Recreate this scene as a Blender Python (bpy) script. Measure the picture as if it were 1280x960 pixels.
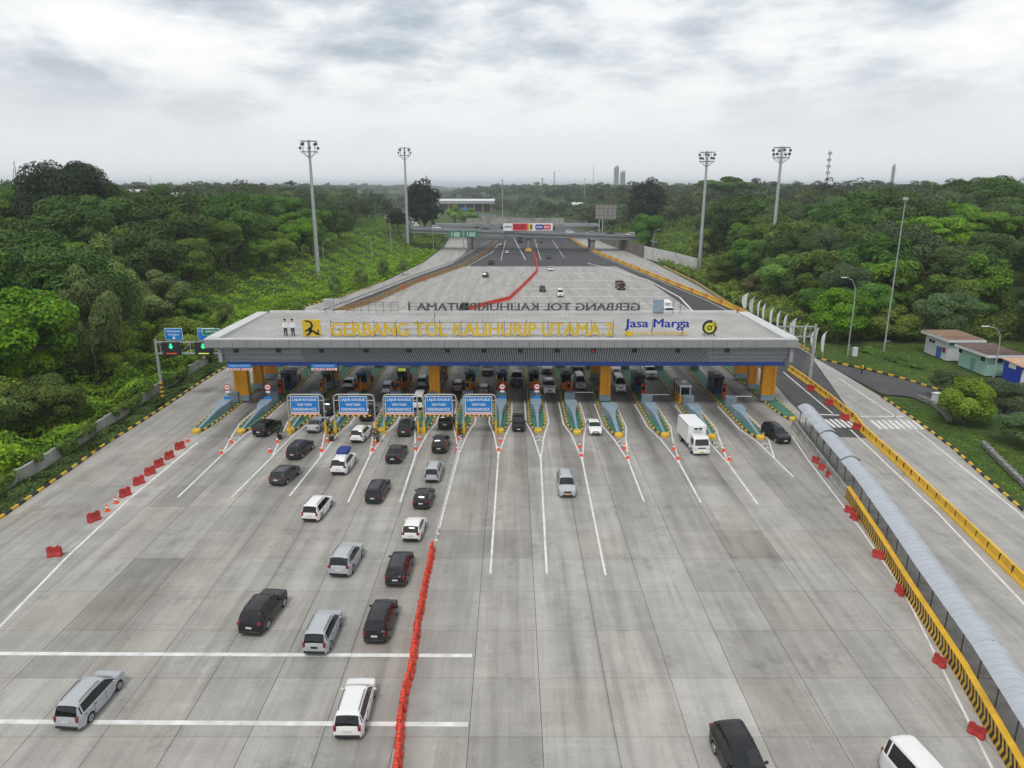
import bpy, bmesh, math, random
import numpy as np
from mathutils import Vector, Matrix
R = math.radians
scene = bpy.context.scene
for o in list(bpy.data.objects): bpy.data.objects.remove(o)
COL = scene.collection
rnd = random.Random(7)

# ---------------------------------------------------------------- camera
CAM_H = 30.0; PITCH = 15.57; FPX = 890.0        # drone 30 m above the plaza
cam_d = bpy.data.cameras.new('camera'); cam = bpy.data.objects.new('camera', cam_d); COL.objects.link(cam)
cam.location = (0, 0, CAM_H); cam.rotation_euler = (R(90 - PITCH), 0, 0)
cam_d.sensor_width = 36; cam_d.lens = 36 * FPX / 1280; cam_d.clip_start = 0.5; cam_d.clip_end = 30000
scene.camera = cam
scene.render.resolution_x = 1024; scene.render.resolution_y = 768

# ---------------------------------------------------------------- world and sun: a bright cloudy day
SUN_EL, SUN_AZ = 58, 200
world = bpy.data.worlds.new('World'); scene.world = world; world.use_nodes = True
def build_world():
    nt = world.node_tree; n = nt.nodes; n.clear(); L = nt.links.new
    out = n.new('ShaderNodeOutputWorld'); bg = n.new('ShaderNodeBackground'); L(bg.outputs[0], out.inputs[0])
    sky = n.new('ShaderNodeTexSky'); sky.sky_type = 'NISHITA'; sky.sun_disc = False
    sky.sun_elevation = R(SUN_EL); sky.sun_rotation = R(SUN_AZ); sky.dust_density = 4; sky.air_density = 1.3
    tc = n.new('ShaderNodeTexCoord'); sep = n.new('ShaderNodeSeparateXYZ'); L(tc.outputs['Generated'], sep.inputs[0])
    def m(op, a, b=None, c=None):
        q = n.new('ShaderNodeMath'); q.operation = op
        for i, v in enumerate((a, b, c)):
            if v is None: continue
            if isinstance(v, (int, float)): q.inputs[i].default_value = v
            else: L(v, q.inputs[i])
        return q.outputs[0]
    cmb = n.new('ShaderNodeCombineXYZ'); L(m('MULTIPLY', sep.outputs[0], 1.0), cmb.inputs[0]); L(m('MULTIPLY', sep.outputs[1], 1.0), cmb.inputs[1]); L(m('MULTIPLY', sep.outputs[2], 3.0), cmb.inputs[2])
    def noise(scale, det, rough, off, dist=0.0):
        mp = n.new('ShaderNodeMapping'); L(cmb.outputs[0], mp.inputs[0]); mp.inputs['Location'].default_value = off
        t = n.new('ShaderNodeTexNoise'); t.inputs['Scale'].default_value = scale; t.inputs['Detail'].default_value = det
        t.inputs['Roughness'].default_value = rough; t.inputs['Distortion'].default_value = dist
        L(mp.outputs[0], t.inputs[0]); return t.outputs[0]
    def ramp(v, stops):
        r = n.new('ShaderNodeValToRGB'); L(v, r.inputs[0]); e = r.color_ramp.elements
        while len(e) < len(stops): e.new(0.5)
        for el, (p, c) in zip(e, stops): el.position = p; el.color = (*c, 1)
        return r.outputs[0]
    # clouds: pale veil with greyer undersides
    big = noise(2.6, 8, 0.56, (3.1, 1.7, 0.4), 0.25); fine = noise(8.0, 6, 0.6, (9.3, 4.1, 0), 0.2)
    mixv = m('ADD', m('MULTIPLY', big, 0.68), m('MULTIPLY', fine, 0.32))
    cloud = ramp(mixv, [(0.415, (4.5, 5.1, 5.7)), (0.48, (6.7, 7.15, 7.55)), (0.53, (8.8, 8.92, 9.0)), (0.6, (9.8, 9.82, 9.85))])
    # the veil thickens to an even pale grey at the horizon
    hz = n.new('ShaderNodeMapRange'); hz.interpolation_type = 'SMOOTHSTEP'; L(sep.outputs[2], hz.inputs[0])
    hz.inputs[1].default_value = 0.03; hz.inputs[2].default_value = 0.17
    veil = n.new('ShaderNodeMix'); veil.data_type = 'RGBA'; L(hz.outputs[0], veil.inputs[0])
    veil.inputs[6].default_value = (8.0, 8.2, 8.4, 1); L(cloud, veil.inputs[7])
    mx = n.new('ShaderNodeMix'); mx.data_type = 'RGBA'; mx.inputs[0].default_value = 0.93
    L(sky.outputs[0], mx.inputs[6]); L(veil.outputs[2], mx.inputs[7])
    L(mx.outputs[2], bg.inputs[0]); bg.inputs[1].default_value = 0.1
build_world()
sl = bpy.data.lights.new('sun', 'SUN'); sl.energy = 1.5; sl.angle = R(12); sl.color = (1, 0.96, 0.9)
sun = bpy.data.objects.new('sun', sl); COL.objects.link(sun)
_d = Vector((math.sin(R(SUN_AZ)) * math.cos(R(SUN_EL)), math.cos(R(SUN_AZ)) * math.cos(R(SUN_EL)), math.sin(R(SUN_EL))))
sun.rotation_euler = _d.to_track_quat('Z', 'Y').to_euler(); sun.location = (0, 0, 200)
scene.view_settings.view_transform = 'Standard'; scene.view_settings.look = 'None'
scene.view_settings.exposure = 0.15; scene.view_settings.gamma = 1

# ---------------------------------------------------------------- helpers
CP, SP = math.cos(R(PITCH)), math.sin(R(PITCH))
def ray(px, py):
    a = (px - 640) / FPX; b = (480 - py) / FPX
    return Vector((a, CP + b * SP, -SP + b * CP))
def G(px, py, z=0.0):
    """point where the sight line through a photo pixel meets the height z"""
    d = ray(px, py); t = (z - CAM_H) / d.z
    return Vector((d.x * t, d.y * t, z))
def AT(px, py, Y):
    """point of that sight line at the distance Y"""
    d = ray(px, py); t = Y / d.y
    return Vector((d.x * t, Y, CAM_H + d.z * t))
def PX(p):
    x, y, z = p[0], p[1], p[2] - CAM_H
    zc = y * CP - z * SP; up = y * SP + z * CP
    return 640 + FPX * x / zc, 480 - FPX * up / zc
def nth(i):
    w = ['first','second','third','fourth','fifth','sixth','seventh','eighth','ninth','tenth','eleventh','twelfth','thirteenth',
         'fourteenth','fifteenth','sixteenth','seventeenth','eighteenth','nineteenth']
    if i < 19: return w[i]
    if i == 99: return 'hundredth'
    if i > 99: return 'hundred-and-' + nth(i - 100)
    t = ['twent','thirt','fort','fift','sixt','sevent','eight','ninet'][(i + 1) // 10 - 2]; u = (i + 1) % 10
    return t + 'ieth' if u == 0 else t + 'y-' + w[u - 1]

class MB:
    """collects shapes, built as ONE mesh object"""
    def __init__(s): s.v = []; s.f = []
    def add(s, vs, fs):
        o = len(s.v); s.v += [tuple(v) for v in vs]; s.f += [tuple(i + o for i in f) for f in fs]; return s
    def box(s, c, d, rz=0.0, rx=0.0, taper=1.0):
        hx, hy, hz = d[0] / 2, d[1] / 2, d[2] / 2
        M = Matrix.Translation(c) @ Matrix.Rotation(rz, 4, 'Z') @ Matrix.Rotation(rx, 4, 'X')
        vs = [M @ Vector((x * hx * (taper if z > 0 else 1), y * hy * (taper if z > 0 else 1), z * hz)) for z in (-1, 1) for y in (-1, 1) for x in (-1, 1)]
        return s.add(vs, [(0,2,3,1),(4,5,7,6),(0,1,5,4),(2,6,7,3),(0,4,6,2),(1,3,7,5)])
    def cbox(s, c, d, b=0.03, rz=0.0):
        """box with chamfered vertical and top edges"""
        hx, hy, hz = d[0] / 2, d[1] / 2, d[2] / 2
        def ring(ix, iy, z):
            return [(-ix + b, -iy, z), (ix - b, -iy, z), (ix, -iy + b, z), (ix, iy - b, z), (ix - b, iy, z), (-ix + b, iy, z), (-ix, iy - b, z), (-ix, -iy + b, z)]
        M = Matrix.Translation(c) @ Matrix.Rotation(rz, 4, 'Z')
        rs = [ring(hx, hy, -hz), ring(hx, hy, hz - b), ring(hx - b, hy - b, hz)]
        return s.rings([[M @ Vector(p) for p in r] for r in rs], True, True)
    def rings(s, rs, cap0=False, cap1=False, closed=True):
        n = len(rs[0]); vs = [p for r in rs for p in r]; fs = []
        for i in range(len(rs) - 1):
            for k in range(n if closed else n - 1):
                a = i * n + k; b = i * n + (k + 1) % n
                fs.append((a, b, b + n, a + n))
        if cap0: fs.append(tuple(range(n))[::-1])
        if cap1: fs.append(tuple((len(rs) - 1) * n + k for k in range(n)))
        return s.add(vs, fs)
    def tube(s, pts, r, n=8, caps=True):
        pts = [Vector(p) for p in pts]; rr = r if isinstance(r, (list, tuple)) else [r] * len(pts)
        rs = []; up = None
        for i, p in enumerate(pts):
            t = (pts[min(i + 1, len(pts) - 1)] - pts[max(i - 1, 0)]).normalized()
            if up is None: up = Vector((0, 0, 1)) if abs(t.z) < 0.9 else Vector((1, 0, 0))
            a = t.cross(up).normalized(); b = a.cross(t).normalized(); up = b
            rs.append([p + a * (math.cos(6.2832 * k / n) * rr[i]) + b * (math.sin(6.2832 * k / n) * rr[i]) for k in range(n)])
        return s.rings(rs, caps, caps)
    def cyl(s, c, r, h, n=12, r2=None):
        r2 = r if r2 is None else r2
        rs = [[(c[0] + q * math.cos(6.2832 * k / n), c[1] + q * math.sin(6.2832 * k / n), z) for k in range(n)] for q, z in ((r, c[2]), (r2, c[2] + h))]
        return s.rings(rs, True, True)
    def prism(s, poly, z0, z1):
        """poly: xy outline, counter-clockwise"""
        n = len(poly); vs = [(p[0], p[1], z0) for p in poly] + [(p[0], p[1], z1) for p in poly]
        fs = [tuple(range(n))[::-1], tuple(range(n, 2 * n))] + [(k, (k + 1) % n, (k + 1) % n + n, k + n) for k in range(n)]
        return s.add(vs, fs)
    def vprism(s, poly, y0, y1):
        """poly: xz outline, pushed along y"""
        n = len(poly); vs = [(p[0], y0, p[1]) for p in poly] + [(p[0], y1, p[1]) for p in poly]
        fs = [tuple(range(n)), tuple(range(n, 2 * n))[::-1]] + [((k + 1) % n, k, k + n, (k + 1) % n + n) for k in range(n)]
        return s.add(vs, fs)
    def quad(s, a, b, c, d): return s.add([a, b, c, d], [(0, 1, 2, 3)])
    def mesh(s, name, m, smooth=None):
        me = bpy.data.meshes.new(name); me.from_pydata(s.v, [], s.f); me.validate()
        bm = bmesh.new(); bm.from_mesh(me); bmesh.ops.recalc_face_normals(bm, faces=bm.faces); bm.to_mesh(me); bm.free()
        if smooth is not None:
            me.polygons.foreach_set('use_smooth', [True] * len(me.polygons)); me.set_sharp_from_angle(angle=R(smooth))
        me.materials.append(m); return me
    def build(s, name, m, parent=None, smooth=None, loc=None):
        return link(name, s.mesh(name, m, smooth), parent, loc)
def link(name, me, parent=None, loc=None, rz=0):
    o = bpy.data.objects.new(name, me); COL.objects.link(o)
    if parent is not None: o.parent = parent
    if loc is not None: o.location = loc
    if rz: o.rotation_euler[2] = rz
    return o
def tag(o, label=None, cat=None, group=None, kind=None):
    if label: o['label'] = label
    if cat: o['category'] = cat
    if group: o['group'] = group
    if kind: o['kind'] = kind
    return o
def thing(name, label, cat, loc=(0, 0, 0), rz=0.0, group=None):
    o = bpy.data.objects.new(name, None); COL.objects.link(o); o.empty_display_size = 0.3
    o.location = loc; o.rotation_euler = (0, 0, rz); return tag(o, label, cat, group)
KIDS = {}
def copy_tree(o, parent=None, label=None, loc=None, rz=None, group=None):
    c = o.copy(); COL.objects.link(c)
    if parent is not None: c.parent = parent
    if loc is not None: c.location = loc
    if rz is not None: c.rotation_euler[2] = rz
    if label: c['label'] = label
    if group: c['group'] = group
    for ch in o.children: copy_tree(ch, c)
    return c

# ---------------------------------------------------------------- materials
MATS = {}
def mat(name, col, rough=0.6, metal=0.0, var=0.12, scale=3.0, bump=0.0, spec=0.4, dirt=0.0, dirtcol=(0.08, 0.07, 0.06), coat=0.0, emit=0.0, objcol=False, alpha=1.0):
    if name in MATS: return MATS[name]
    m = bpy.data.materials.new(name); m.use_nodes = True; nt = m.node_tree; n = nt.nodes; L = nt.links.new
    b = n['Principled BSDF']; b.inputs['Roughness'].default_value = rough; b.inputs['Metallic'].default_value = metal
    b.inputs['Specular IOR Level'].default_value = spec; b.inputs['Coat Weight'].default_value = coat; b.inputs['Coat Roughness'].default_value = 0.08
    geo = n.new('ShaderNodeNewGeometry')
    t = n.new('ShaderNodeTexNoise'); t.inputs['Scale'].default_value = scale; t.inputs['Detail'].default_value = 5; L(geo.outputs['Position'], t.inputs[0])
    mr = n.new('ShaderNodeMapRange'); L(t.outputs[0], mr.inputs[0]); mr.inputs[1].default_value = 0.3; mr.inputs[2].default_value = 0.7
    mr.inputs[3].default_value = 1 - var; mr.inputs[4].default_value = 1 + var
    hs = n.new('ShaderNodeHueSaturation'); L(mr.outputs[0], hs.inputs['Value'])
    if objcol:
        oi = n.new('ShaderNodeObjectInfo'); L(oi.outputs['Color'], hs.inputs['Color'])
    else: hs.inputs['Color'].default_value = (*col, 1)
    last = hs.outputs[0]
    if dirt > 0:
        t2 = n.new('ShaderNodeTexNoise'); t2.inputs['Scale'].default_value = scale * 0.35; t2.inputs['Detail'].default_value = 8; t2.inputs['Roughness'].default_value = 0.7
        L(geo.outputs['Position'], t2.inputs[0])
        m2 = n.new('ShaderNodeMapRange'); L(t2.outputs[0], m2.inputs[0]); m2.inputs[1].default_value = 0.5; m2.inputs[2].default_value = 0.72; m2.inputs[4].default_value = dirt
        mx = n.new('ShaderNodeMix'); mx.data_type = 'RGBA'; L(m2.outputs[0], mx.inputs[0]); L(last, mx.inputs[6]); mx.inputs[7].default_value = (*dirtcol, 1)
        last = mx.outputs[2]
    L(last, b.inputs['Base Color'])
    if emit > 0:
        L(last, b.inputs['Emission Color']); b.inputs['Emission Strength'].default_value = emit
    if bump > 0:
        bp = n.new('ShaderNodeBump'); bp.inputs['Strength'].default_value = bump; bp.inputs['Distance'].default_value = 0.05; L(t.outputs[0], bp.inputs['Height']); L(bp.outputs[0], b.inputs['Normal'])
    MATS[name] = m; return m

M_white_paint = mat('white_road_paint', (0.66, 0.66, 0.64), 0.7, var=0.15, scale=1.2, dirt=0.55, dirtcol=(0.3, 0.29, 0.28))
M_concwall = mat('barrier_concrete', (0.3, 0.29, 0.27), 0.85, var=0.2, scale=0.8, dirt=0.6, bump=0.2)
M_palewall = mat('pale_wall_concrete', (0.33, 0.325, 0.3), 0.85, var=0.2, scale=0.5, dirt=0.8, dirtcol=(0.1, 0.1, 0.08))
M_yellow = mat('yellow_paint', (0.72, 0.42, 0.03), 0.55, var=0.12, scale=1.0, dirt=0.35, dirtcol=(0.2, 0.14, 0.05))
M_yelblock = mat('yellow_kerb_paint', (0.62, 0.4, 0.04), 0.7, var=0.15, scale=1.0, dirt=0.4, dirtcol=(0.2, 0.15, 0.06))
M_black = mat('black_paint', (0.025, 0.025, 0.025), 0.6, var=0.2, scale=2)
M_blackkerb = mat('black_kerb_paint', (0.035, 0.034, 0.03), 0.8, var=0.25, scale=2)
M_orange = mat('orange_column_paint', (0.76, 0.33, 0.012), 0.5, var=0.1, scale=0.7, dirt=0.3, dirtcol=(0.2, 0.09, 0.02))
M_red = mat('red_barrier_plastic', (0.62, 0.055, 0.025), 0.5, var=0.18, scale=0.9, dirt=0.25, dirtcol=(0.3, 0.05, 0.03))
M_redf = mat('faded_red_barrier_plastic', (0.42, 0.035, 0.03), 0.55, var=0.2, scale=0.8, dirt=0.4, dirtcol=(0.16, 0.03, 0.03))
M_conered = mat('cone_orange', (0.75, 0.09, 0.02), 0.5)
M_coneband = mat('cone_band_white', (0.75, 0.75, 0.75), 0.4)
M_grey = mat('grey_fascia', (0.26, 0.265, 0.27), 0.5, var=0.1, scale=0.3, dirt=0.35, dirtcol=(0.26, 0.26, 0.26))
M_coping = mat('pale_coping', (0.54, 0.55, 0.55), 0.5, var=0.08, scale=0.4, dirt=0.3, dirtcol=(0.4, 0.4, 0.4))
M_roof = mat('roof_sheet', (0.36, 0.35, 0.335), 0.55, metal=0.0, var=0.14, scale=0.25, dirt=0.35, dirtcol=(0.24, 0.22, 0.2))
M_louvre = mat('louvre_grey', (0.27, 0.28, 0.31), 0.45, var=0.1)
M_darkback = mat('dark_backing', (0.02, 0.022, 0.028), 0.7)
M_blueband = mat('blue_band', (0.01, 0.04, 0.2), 0.4, var=0.08)
M_signblue = mat('sign_blue', (0.01, 0.19, 0.55), 0.4, var=0.04)
M_signgreen = mat('sign_green', (0.005, 0.21, 0.12), 0.4, var=0.05)
M_signwhite = mat('sign_white', (0.8, 0.8, 0.8), 0.45, var=0.04)
M_signred = mat('sign_red', (0.6, 0.03, 0.03), 0.45, var=0.05)
M_steel = mat('galvanised_steel', (0.42, 0.44, 0.45), 0.45, metal=0.4, var=0.12, scale=2)
M_whitemetal = mat('white_metal', (0.66, 0.67, 0.67), 0.5, var=0.08)
M_darkmetal = mat('dark_metal', (0.06, 0.06, 0.065), 0.5, var=0.1)
M_wedge = mat('blue_grey_wedge', (0.23, 0.31, 0.37), 0.55, var=0.12, scale=1, dirt=0.2, dirtcol=(0.14, 0.16, 0.18))
M_islandgreen = mat('island_green_paint', (0.05, 0.17, 0.115), 0.75, var=0.2, scale=0.8, dirt=0.5, dirtcol=(0.07, 0.09, 0.07))
M_glassdark = mat('tinted_glass', (0.008, 0.009, 0.011), 0.06, var=0.0, spec=0.6)
M_tyre = mat('tyre_rubber', (0.02, 0.02, 0.021), 0.8)
M_rim = mat('alloy_rim', (0.35, 0.36, 0.37), 0.35, metal=0.7)
M_trim = mat('black_trim', (0.02, 0.02, 0.021), 0.5)
M_lens = mat('headlamp_lens', (0.55, 0.57, 0.6), 0.1, spec=0.7)
M_tail = mat('tail_lamp_red', (0.2, 0.01, 0.01), 0.15, spec=0.6)
M_plate = mat('number_plate_white', (0.6, 0.6, 0.58), 0.5)
M_platey = mat('number_plate_yellow', (0.6, 0.42, 0.05), 0.5)
M_platek = mat('number_plate_black', (0.02, 0.02, 0.02), 0.5)
M_chrome = mat('chrome', (0.6, 0.6, 0.62), 0.15, metal=0.9)
def paint(name, c, rough=0.3): return mat('car_paint_' + name, c, rough, var=0.04, coat=0.3, spec=0.3, scale=0.7, dirt=0.1, dirtcol=(c[0]*.6+.012, c[1]*.6+.011, c[2]*.6+.01))
P = dict(white=paint('white', (0.74, 0.74, 0.73)), silver=paint('silver', (0.4, 0.42, 0.44)), black=paint('black', (0.011, 0.011, 0.012)),
         dark=paint('dark_grey', (0.02, 0.021, 0.024)), grey=paint('grey', (0.05, 0.053, 0.057)), red=paint('red', (0.2, 0.01, 0.012)),
         maroon=paint('maroon', (0.09, 0.015, 0.015)), beige=paint('beige', (0.4, 0.38, 0.33)), blue=paint('blue', (0.02, 0.04, 0.16)))
# ---------------------------------------------------------------- where the plaza lies
TIPS = [(244,542),(300,542),(362,541),(414,543),(475,541),(527,541),(577,541),(625,541),(673,541),(722,543),(774,547),(832,547),(891,549),(952,550),(993,527)]
TIPW = [G(*t) for t in TIPS]
LANE_X = [(TIPW[i].x + TIPW[i + 1].x) / 2 + 0.3 for i in range(13)] + [TIPW[13].x + 2.9]
def poly_xy(pts, z=0.0): return [G(x, y, z) for x, y in pts]
LEFT_PX = [(-260,790),(0,622),(60,585),(130,539),(200,492),(262,456),(345,393),(430,369),(480,351),(530,327),(556,306),(562,297)]
RIGHT_PX = [(1420,765),(1280,640),(1240,605),(1190,560),(1150,530),(1100,497),(1020,448),(960,415),(905,380),(870,357),(810,326),(785,313),(764,303)]
_l = sorted([(G(x, y).y, G(x, y).x) for x, y in LEFT_PX]); _r = sorted([(G(x, y).y, G(x, y).x) for x, y in RIGHT_PX])
_l += [(480, -52), (900, -150), (1500, -330)]; _r += [(480, 62), (900, 40), (1500, -150)]
LY, LX = np.array([a for a, b in _l]), np.array([b for a, b in _l]); RY, RX = np.array([a for a, b in _r]), np.array([b for a, b in _r])
def xl(y): return np.interp(y, LY, LX)
def xr(y): return np.interp(y, RY, RX)
def sm(t): t = np.clip(t, 0, 1); return t * t * (3 - 2 * t)
def wob(x, y):
    return (np.sin(x * .031 + 1.3) * np.cos(y * .027 + .4) + .6 * np.sin(x * .073 + y * .051) + .4 * np.cos(x * .11 - y * .093 + 2))
def TZ(x, y):
    """height of the land"""
    x = np.asarray(x, float); y = np.asarray(y, float)
    dl = xl(y) - x - 4.5; dr = x - xr(y) - 3.0
    near_r = 1 - sm((y - 128) / 45)                              # the level yard with the huts
    dr2 = dr - near_r * 52
    hl = 8.0 * sm(dl / 34) + 4.5 * sm((dl - 30) / 110) + 3.0 * sm((y - 250) / 400) * sm(dl / 60)
    hr = 8.5 * sm(dr2 / 44) + 5.5 * sm((dr2 - 30) / 140) + 2.0 * sm((y - 250) / 400) * sm(dr2 / 60)
    out = sm(np.maximum(dl, dr2) / 25)
    far = sm((y - 700) / 900) * 9
    z = np.where(dl > 0, hl, 0) + np.where(dr2 > 0, hr, 0) + (0.9 * wob(x, y)) * out
    ridge = np.exp(-((y - 351) / 9.0) ** 2) * np.where(x < 0, 9.0 * sm((-45 - x) / 9), 6.2 * sm((x - 60) / 10)); z = np.maximum(z, ridge)
    return np.where((y > 700) & (z < far), far * sm((np.maximum(dl, dr) + 20) / 60), z) - 0.16
def tz(x, y): return float(TZ(x, y))

# ---------------------------------------------------------------- ground
def ground_mat():
    m = bpy.data.materials.new('grass_and_earth'); m.use_nodes = True; nt = m.node_tree; n = nt.nodes; L = nt.links.new
    b = n['Principled BSDF']; b.inputs['Roughness'].default_value = 0.9; b.inputs['Specular IOR Level'].default_value = 0.1
    g = n.new('ShaderNodeNewGeometry')
    def no(s, d=6):
        t = n.new('ShaderNodeTexNoise'); t.inputs['Scale'].default_value = s; t.inputs['Detail'].default_value = d; t.inputs['Roughness'].default_value = .65; L(g.outputs['Position'], t.inputs[0]); return t.outputs[0]
    def rp(v, st):
        r = n.new('ShaderNodeValToRGB'); L(v, r.inputs[0]); e = r.color_ramp.elements
        while len(e) < len(st): e.new(.5)
        for el, (p, c) in zip(e, st): el.position = p; el.color = (*c, 1)
        return r.outputs[0]
    a = rp(no(.9), [(.3, (.035, .06, .016)), (.5, (.06, .095, .025)), (.62, (.085, .115, .034)), (.75, (.12, .115, .055))])
    c = rp(no(.07), [(.35, (.7, .85, .6)), (.55, (1, 1, 1)), (.7, (1.35, 1.15, .95))])
    mx = n.new('ShaderNodeMix'); mx.data_type = 'RGBA'; mx.blend_type = 'MULTIPLY'; mx.inputs[0].default_value = 1; L(a, mx.inputs[6]); L(c, mx.inputs[7])
    L(mx.outputs[2], b.inputs['Base Color'])
    bp = n.new('ShaderNodeBump'); bp.inputs['Strength'].default_value = .8; bp.inputs['Distance'].default_value = .25; L(no(2.5), bp.inputs['Height']); L(bp.outputs[0], b.inputs['Normal'])
    return m
M_ground = ground_mat()
def build_ground():
    def axis(lo, hi, step, ends): 
        a = list(np.arange(lo, hi + .1, step))
        lo_s = []; v = lo; s = step
        while v > ends[0]: s *= 1.35; v -= s; lo_s.append(v)
        hi_s = []; v = hi; s = step
        while v < ends[1]: s *= 1.35; v += s; hi_s.append(v)
        return np.array(lo_s[::-1] + a + hi_s)
    xs = axis(-170, 170, 2.5, (-9000, 9000)); ys = axis(10, 430, 2.5, (-300, 14000))
    X, Y = np.meshgrid(xs, ys); Z = TZ(X, Y)
    vs = np.stack([X, Y, Z], -1).reshape(-1, 3); nx, ny = len(xs), len(ys)
    i = (np.arange(ny - 1)[:, None] * nx + np.arange(nx - 1)[None, :]).reshape(-1)
    fs = np.stack([i, i + 1, i + 1 + nx, i + nx], -1)
    me = bpy.data.meshes.new('ground'); me.from_pydata(vs.tolist(), [], fs.tolist()); me.polygons.foreach_set('use_smooth', [True] * len(fs)); me.materials.append(M_ground)
    tag(link('ground', me), 'green grassy land rising to banks beside the motorway', kind='structure')
build_ground()

# ---------------------------------------------------------------- pavement materials
def concrete_mat(name, base, objcol, lanes=True):
    m = bpy.data.materials.new(name); m.use_nodes = True; nt = m.node_tree; n = nt.nodes; L = nt.links.new
    b = n['Principled BSDF']; b.inputs['Roughness'].default_value = 0.75; b.inputs['Specular IOR Level'].default_value = 0.3
    g = n.new('ShaderNodeNewGeometry'); sp = n.new('ShaderNodeSeparateXYZ'); L(g.outputs['Position'], sp.inputs[0])
    def no(scale, det, vec=(1, 1, 1), off=(0, 0, 0), rough=.6):
        mp = n.new('ShaderNodeMapping'); mp.inputs['Scale'].default_value = vec; mp.inputs['Location'].default_value = off; L(g.outputs['Position'], mp.inputs[0])
        t = n.new('ShaderNodeTexNoise'); t.inputs['Scale'].default_value = scale; t.inputs['Detail'].default_value = det; t.inputs['Roughness'].default_value = rough; L(mp.outputs[0], t.inputs[0]); return t.outputs[0]
    def rng(v, a, c, lo, hi):
        r = n.new('ShaderNodeMapRange'); L(v, r.inputs[0]); r.inputs[1].default_value = a; r.inputs[2].default_value = c; r.inputs[3].default_value = lo; r.inputs[4].default_value = hi; return r.outputs[0]
    def mul(a, c):
        q = n.new('ShaderNodeMath'); q.operation = 'MULTIPLY'
        for i, v in enumerate((a, c)):
            if isinstance(v, (int, float)): q.inputs[i].default_value = v
            else: L(v, q.inputs[i])
        return q.outputs[0]
    v = mul(rng(no(.35, 8), .3, .7, .86, 1.12), rng(no(5, 6, rough=.7), .3, .7, .9, 1.08))
    v = mul(v, rng(no(1, 6, (.55, .035, 1)), .35, .68, 1.12, .8))             # long wear streaks
    v = mul(v, rng(no(1, 6, (1.6, .06, 1), (5, 2, 0)), .5, .72, 1.0, .78))
    v = mul(v, rng(no(1, 5, (.12, 1.9, 1), (2, 7, 0)), .5, .75, 1.0, 1.1))    # broom texture across
    v = mul(v, rng(no(.22, 9, off=(13, 4, 0), rough=.75), .56, .68, 1, .7))     # blotches
    v = mul(v, rng(no(.5, 9, (1, .6, 1), (31, 14, 0), .72), .6, .7, 1, 1.22))   # bleached patches
    if lanes:
        r = n.new('ShaderNodeValToRGB'); e = r.color_ramp.elements
        x0, x1 = -45.0, 45.0; st = []
        for lx in LANE_X:
            st += [(lx - 1.5, 1.0), (lx + .05, .0), ]
        st.append((LANE_X[-1] + 1.6, 1.0))
        while len(e) < len(st): e.new(.5)
        for el, (p, c) in zip(e, st): el.position = (p - x0) / (x1 - x0); el.color = (c, c, c, 1)
        wv = no(1, 3, (.1, .1, 1)); wx = n.new('ShaderNodeMath'); wx.operation = 'MULTIPLY_ADD'; L(wv, wx.inputs[0]); wx.inputs[1].default_value = 1.6; L(sp.outputs[0], wx.inputs[2])
        L(rng(wx.outputs[0], x0 + .8, x1 + .8, 0, 1), r.inputs[0])
        amt = mul(rng(sp.outputs[1], 50, 92, 0.0, .7), rng(no(1, 4, (.8, .05, 1), (1, 9, 0)), .3, .6, .45, 1))
        dk = n.new('ShaderNodeMath'); dk.operation = 'SUBTRACT'; dk.inputs[0].default_value = 1; L(r.outputs[0], dk.inputs[1])
        s = n.new('ShaderNodeMath'); s.operation = 'SUBTRACT'; s.inputs[0].default_value = 1; L(mul(dk.outputs[0], amt), s.inputs[1])
        v = mul(v, s.outputs[0])
    hs = n.new('ShaderNodeHueSaturation'); L(v, hs.inputs['Value'])
    if objcol:
        oi = n.new('ShaderNodeObjectInfo'); L(oi.outputs['Color'], hs.inputs['Color'])
    else: hs.inputs['Color'].default_value = (*base, 1)
    L(hs.outputs[0], b.inputs['Base Color'])
    bp = n.new('ShaderNodeBump'); bp.inputs['Strength'].default_value = .15; bp.inputs['Distance'].default_value = .02; L(no(7, 5), bp.inputs['Height']); L(bp.outputs[0], b.inputs['Normal'])
    return m
M_slab = concrete_mat('slab_concrete', None, True)
M_conc = concrete_mat('plaza_concrete', (.315, .302, .28), False)
M_concr = concrete_mat('road_concrete', (.345, .335, .315), False, lanes=False)
M_joint = mat('joint_filler', (.085, .08, .072), .9)
M_asph = concrete_mat('asphalt', (.072, .072, .074), False, lanes=False)
M_asphd = concrete_mat('dark_asphalt', (.055, .055, .058), False, lanes=False)

def sheet(name, pts, z, m, parent=None, px=True):
    ps = poly_xy(pts) if px else [Vector((*p, 0)) for p in pts]
    bm = bmesh.new(); f = bm.faces.new([bm.verts.new((p.x, p.y, z)) for p in ps])
    bmesh.ops.triangulate(bm, faces=[f]); bmesh.ops.recalc_face_normals(bm, faces=bm.faces)
    for f in bm.faces:
        if f.normal.z < 0: f.normal_flip()
    me = bpy.data.meshes.new(name); bm.to_mesh(me); bm.free(); me.materials.append(m)
    o = link(name, me, parent)
    if parent is None: o['kind'] = 'structure'
    return o
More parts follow.
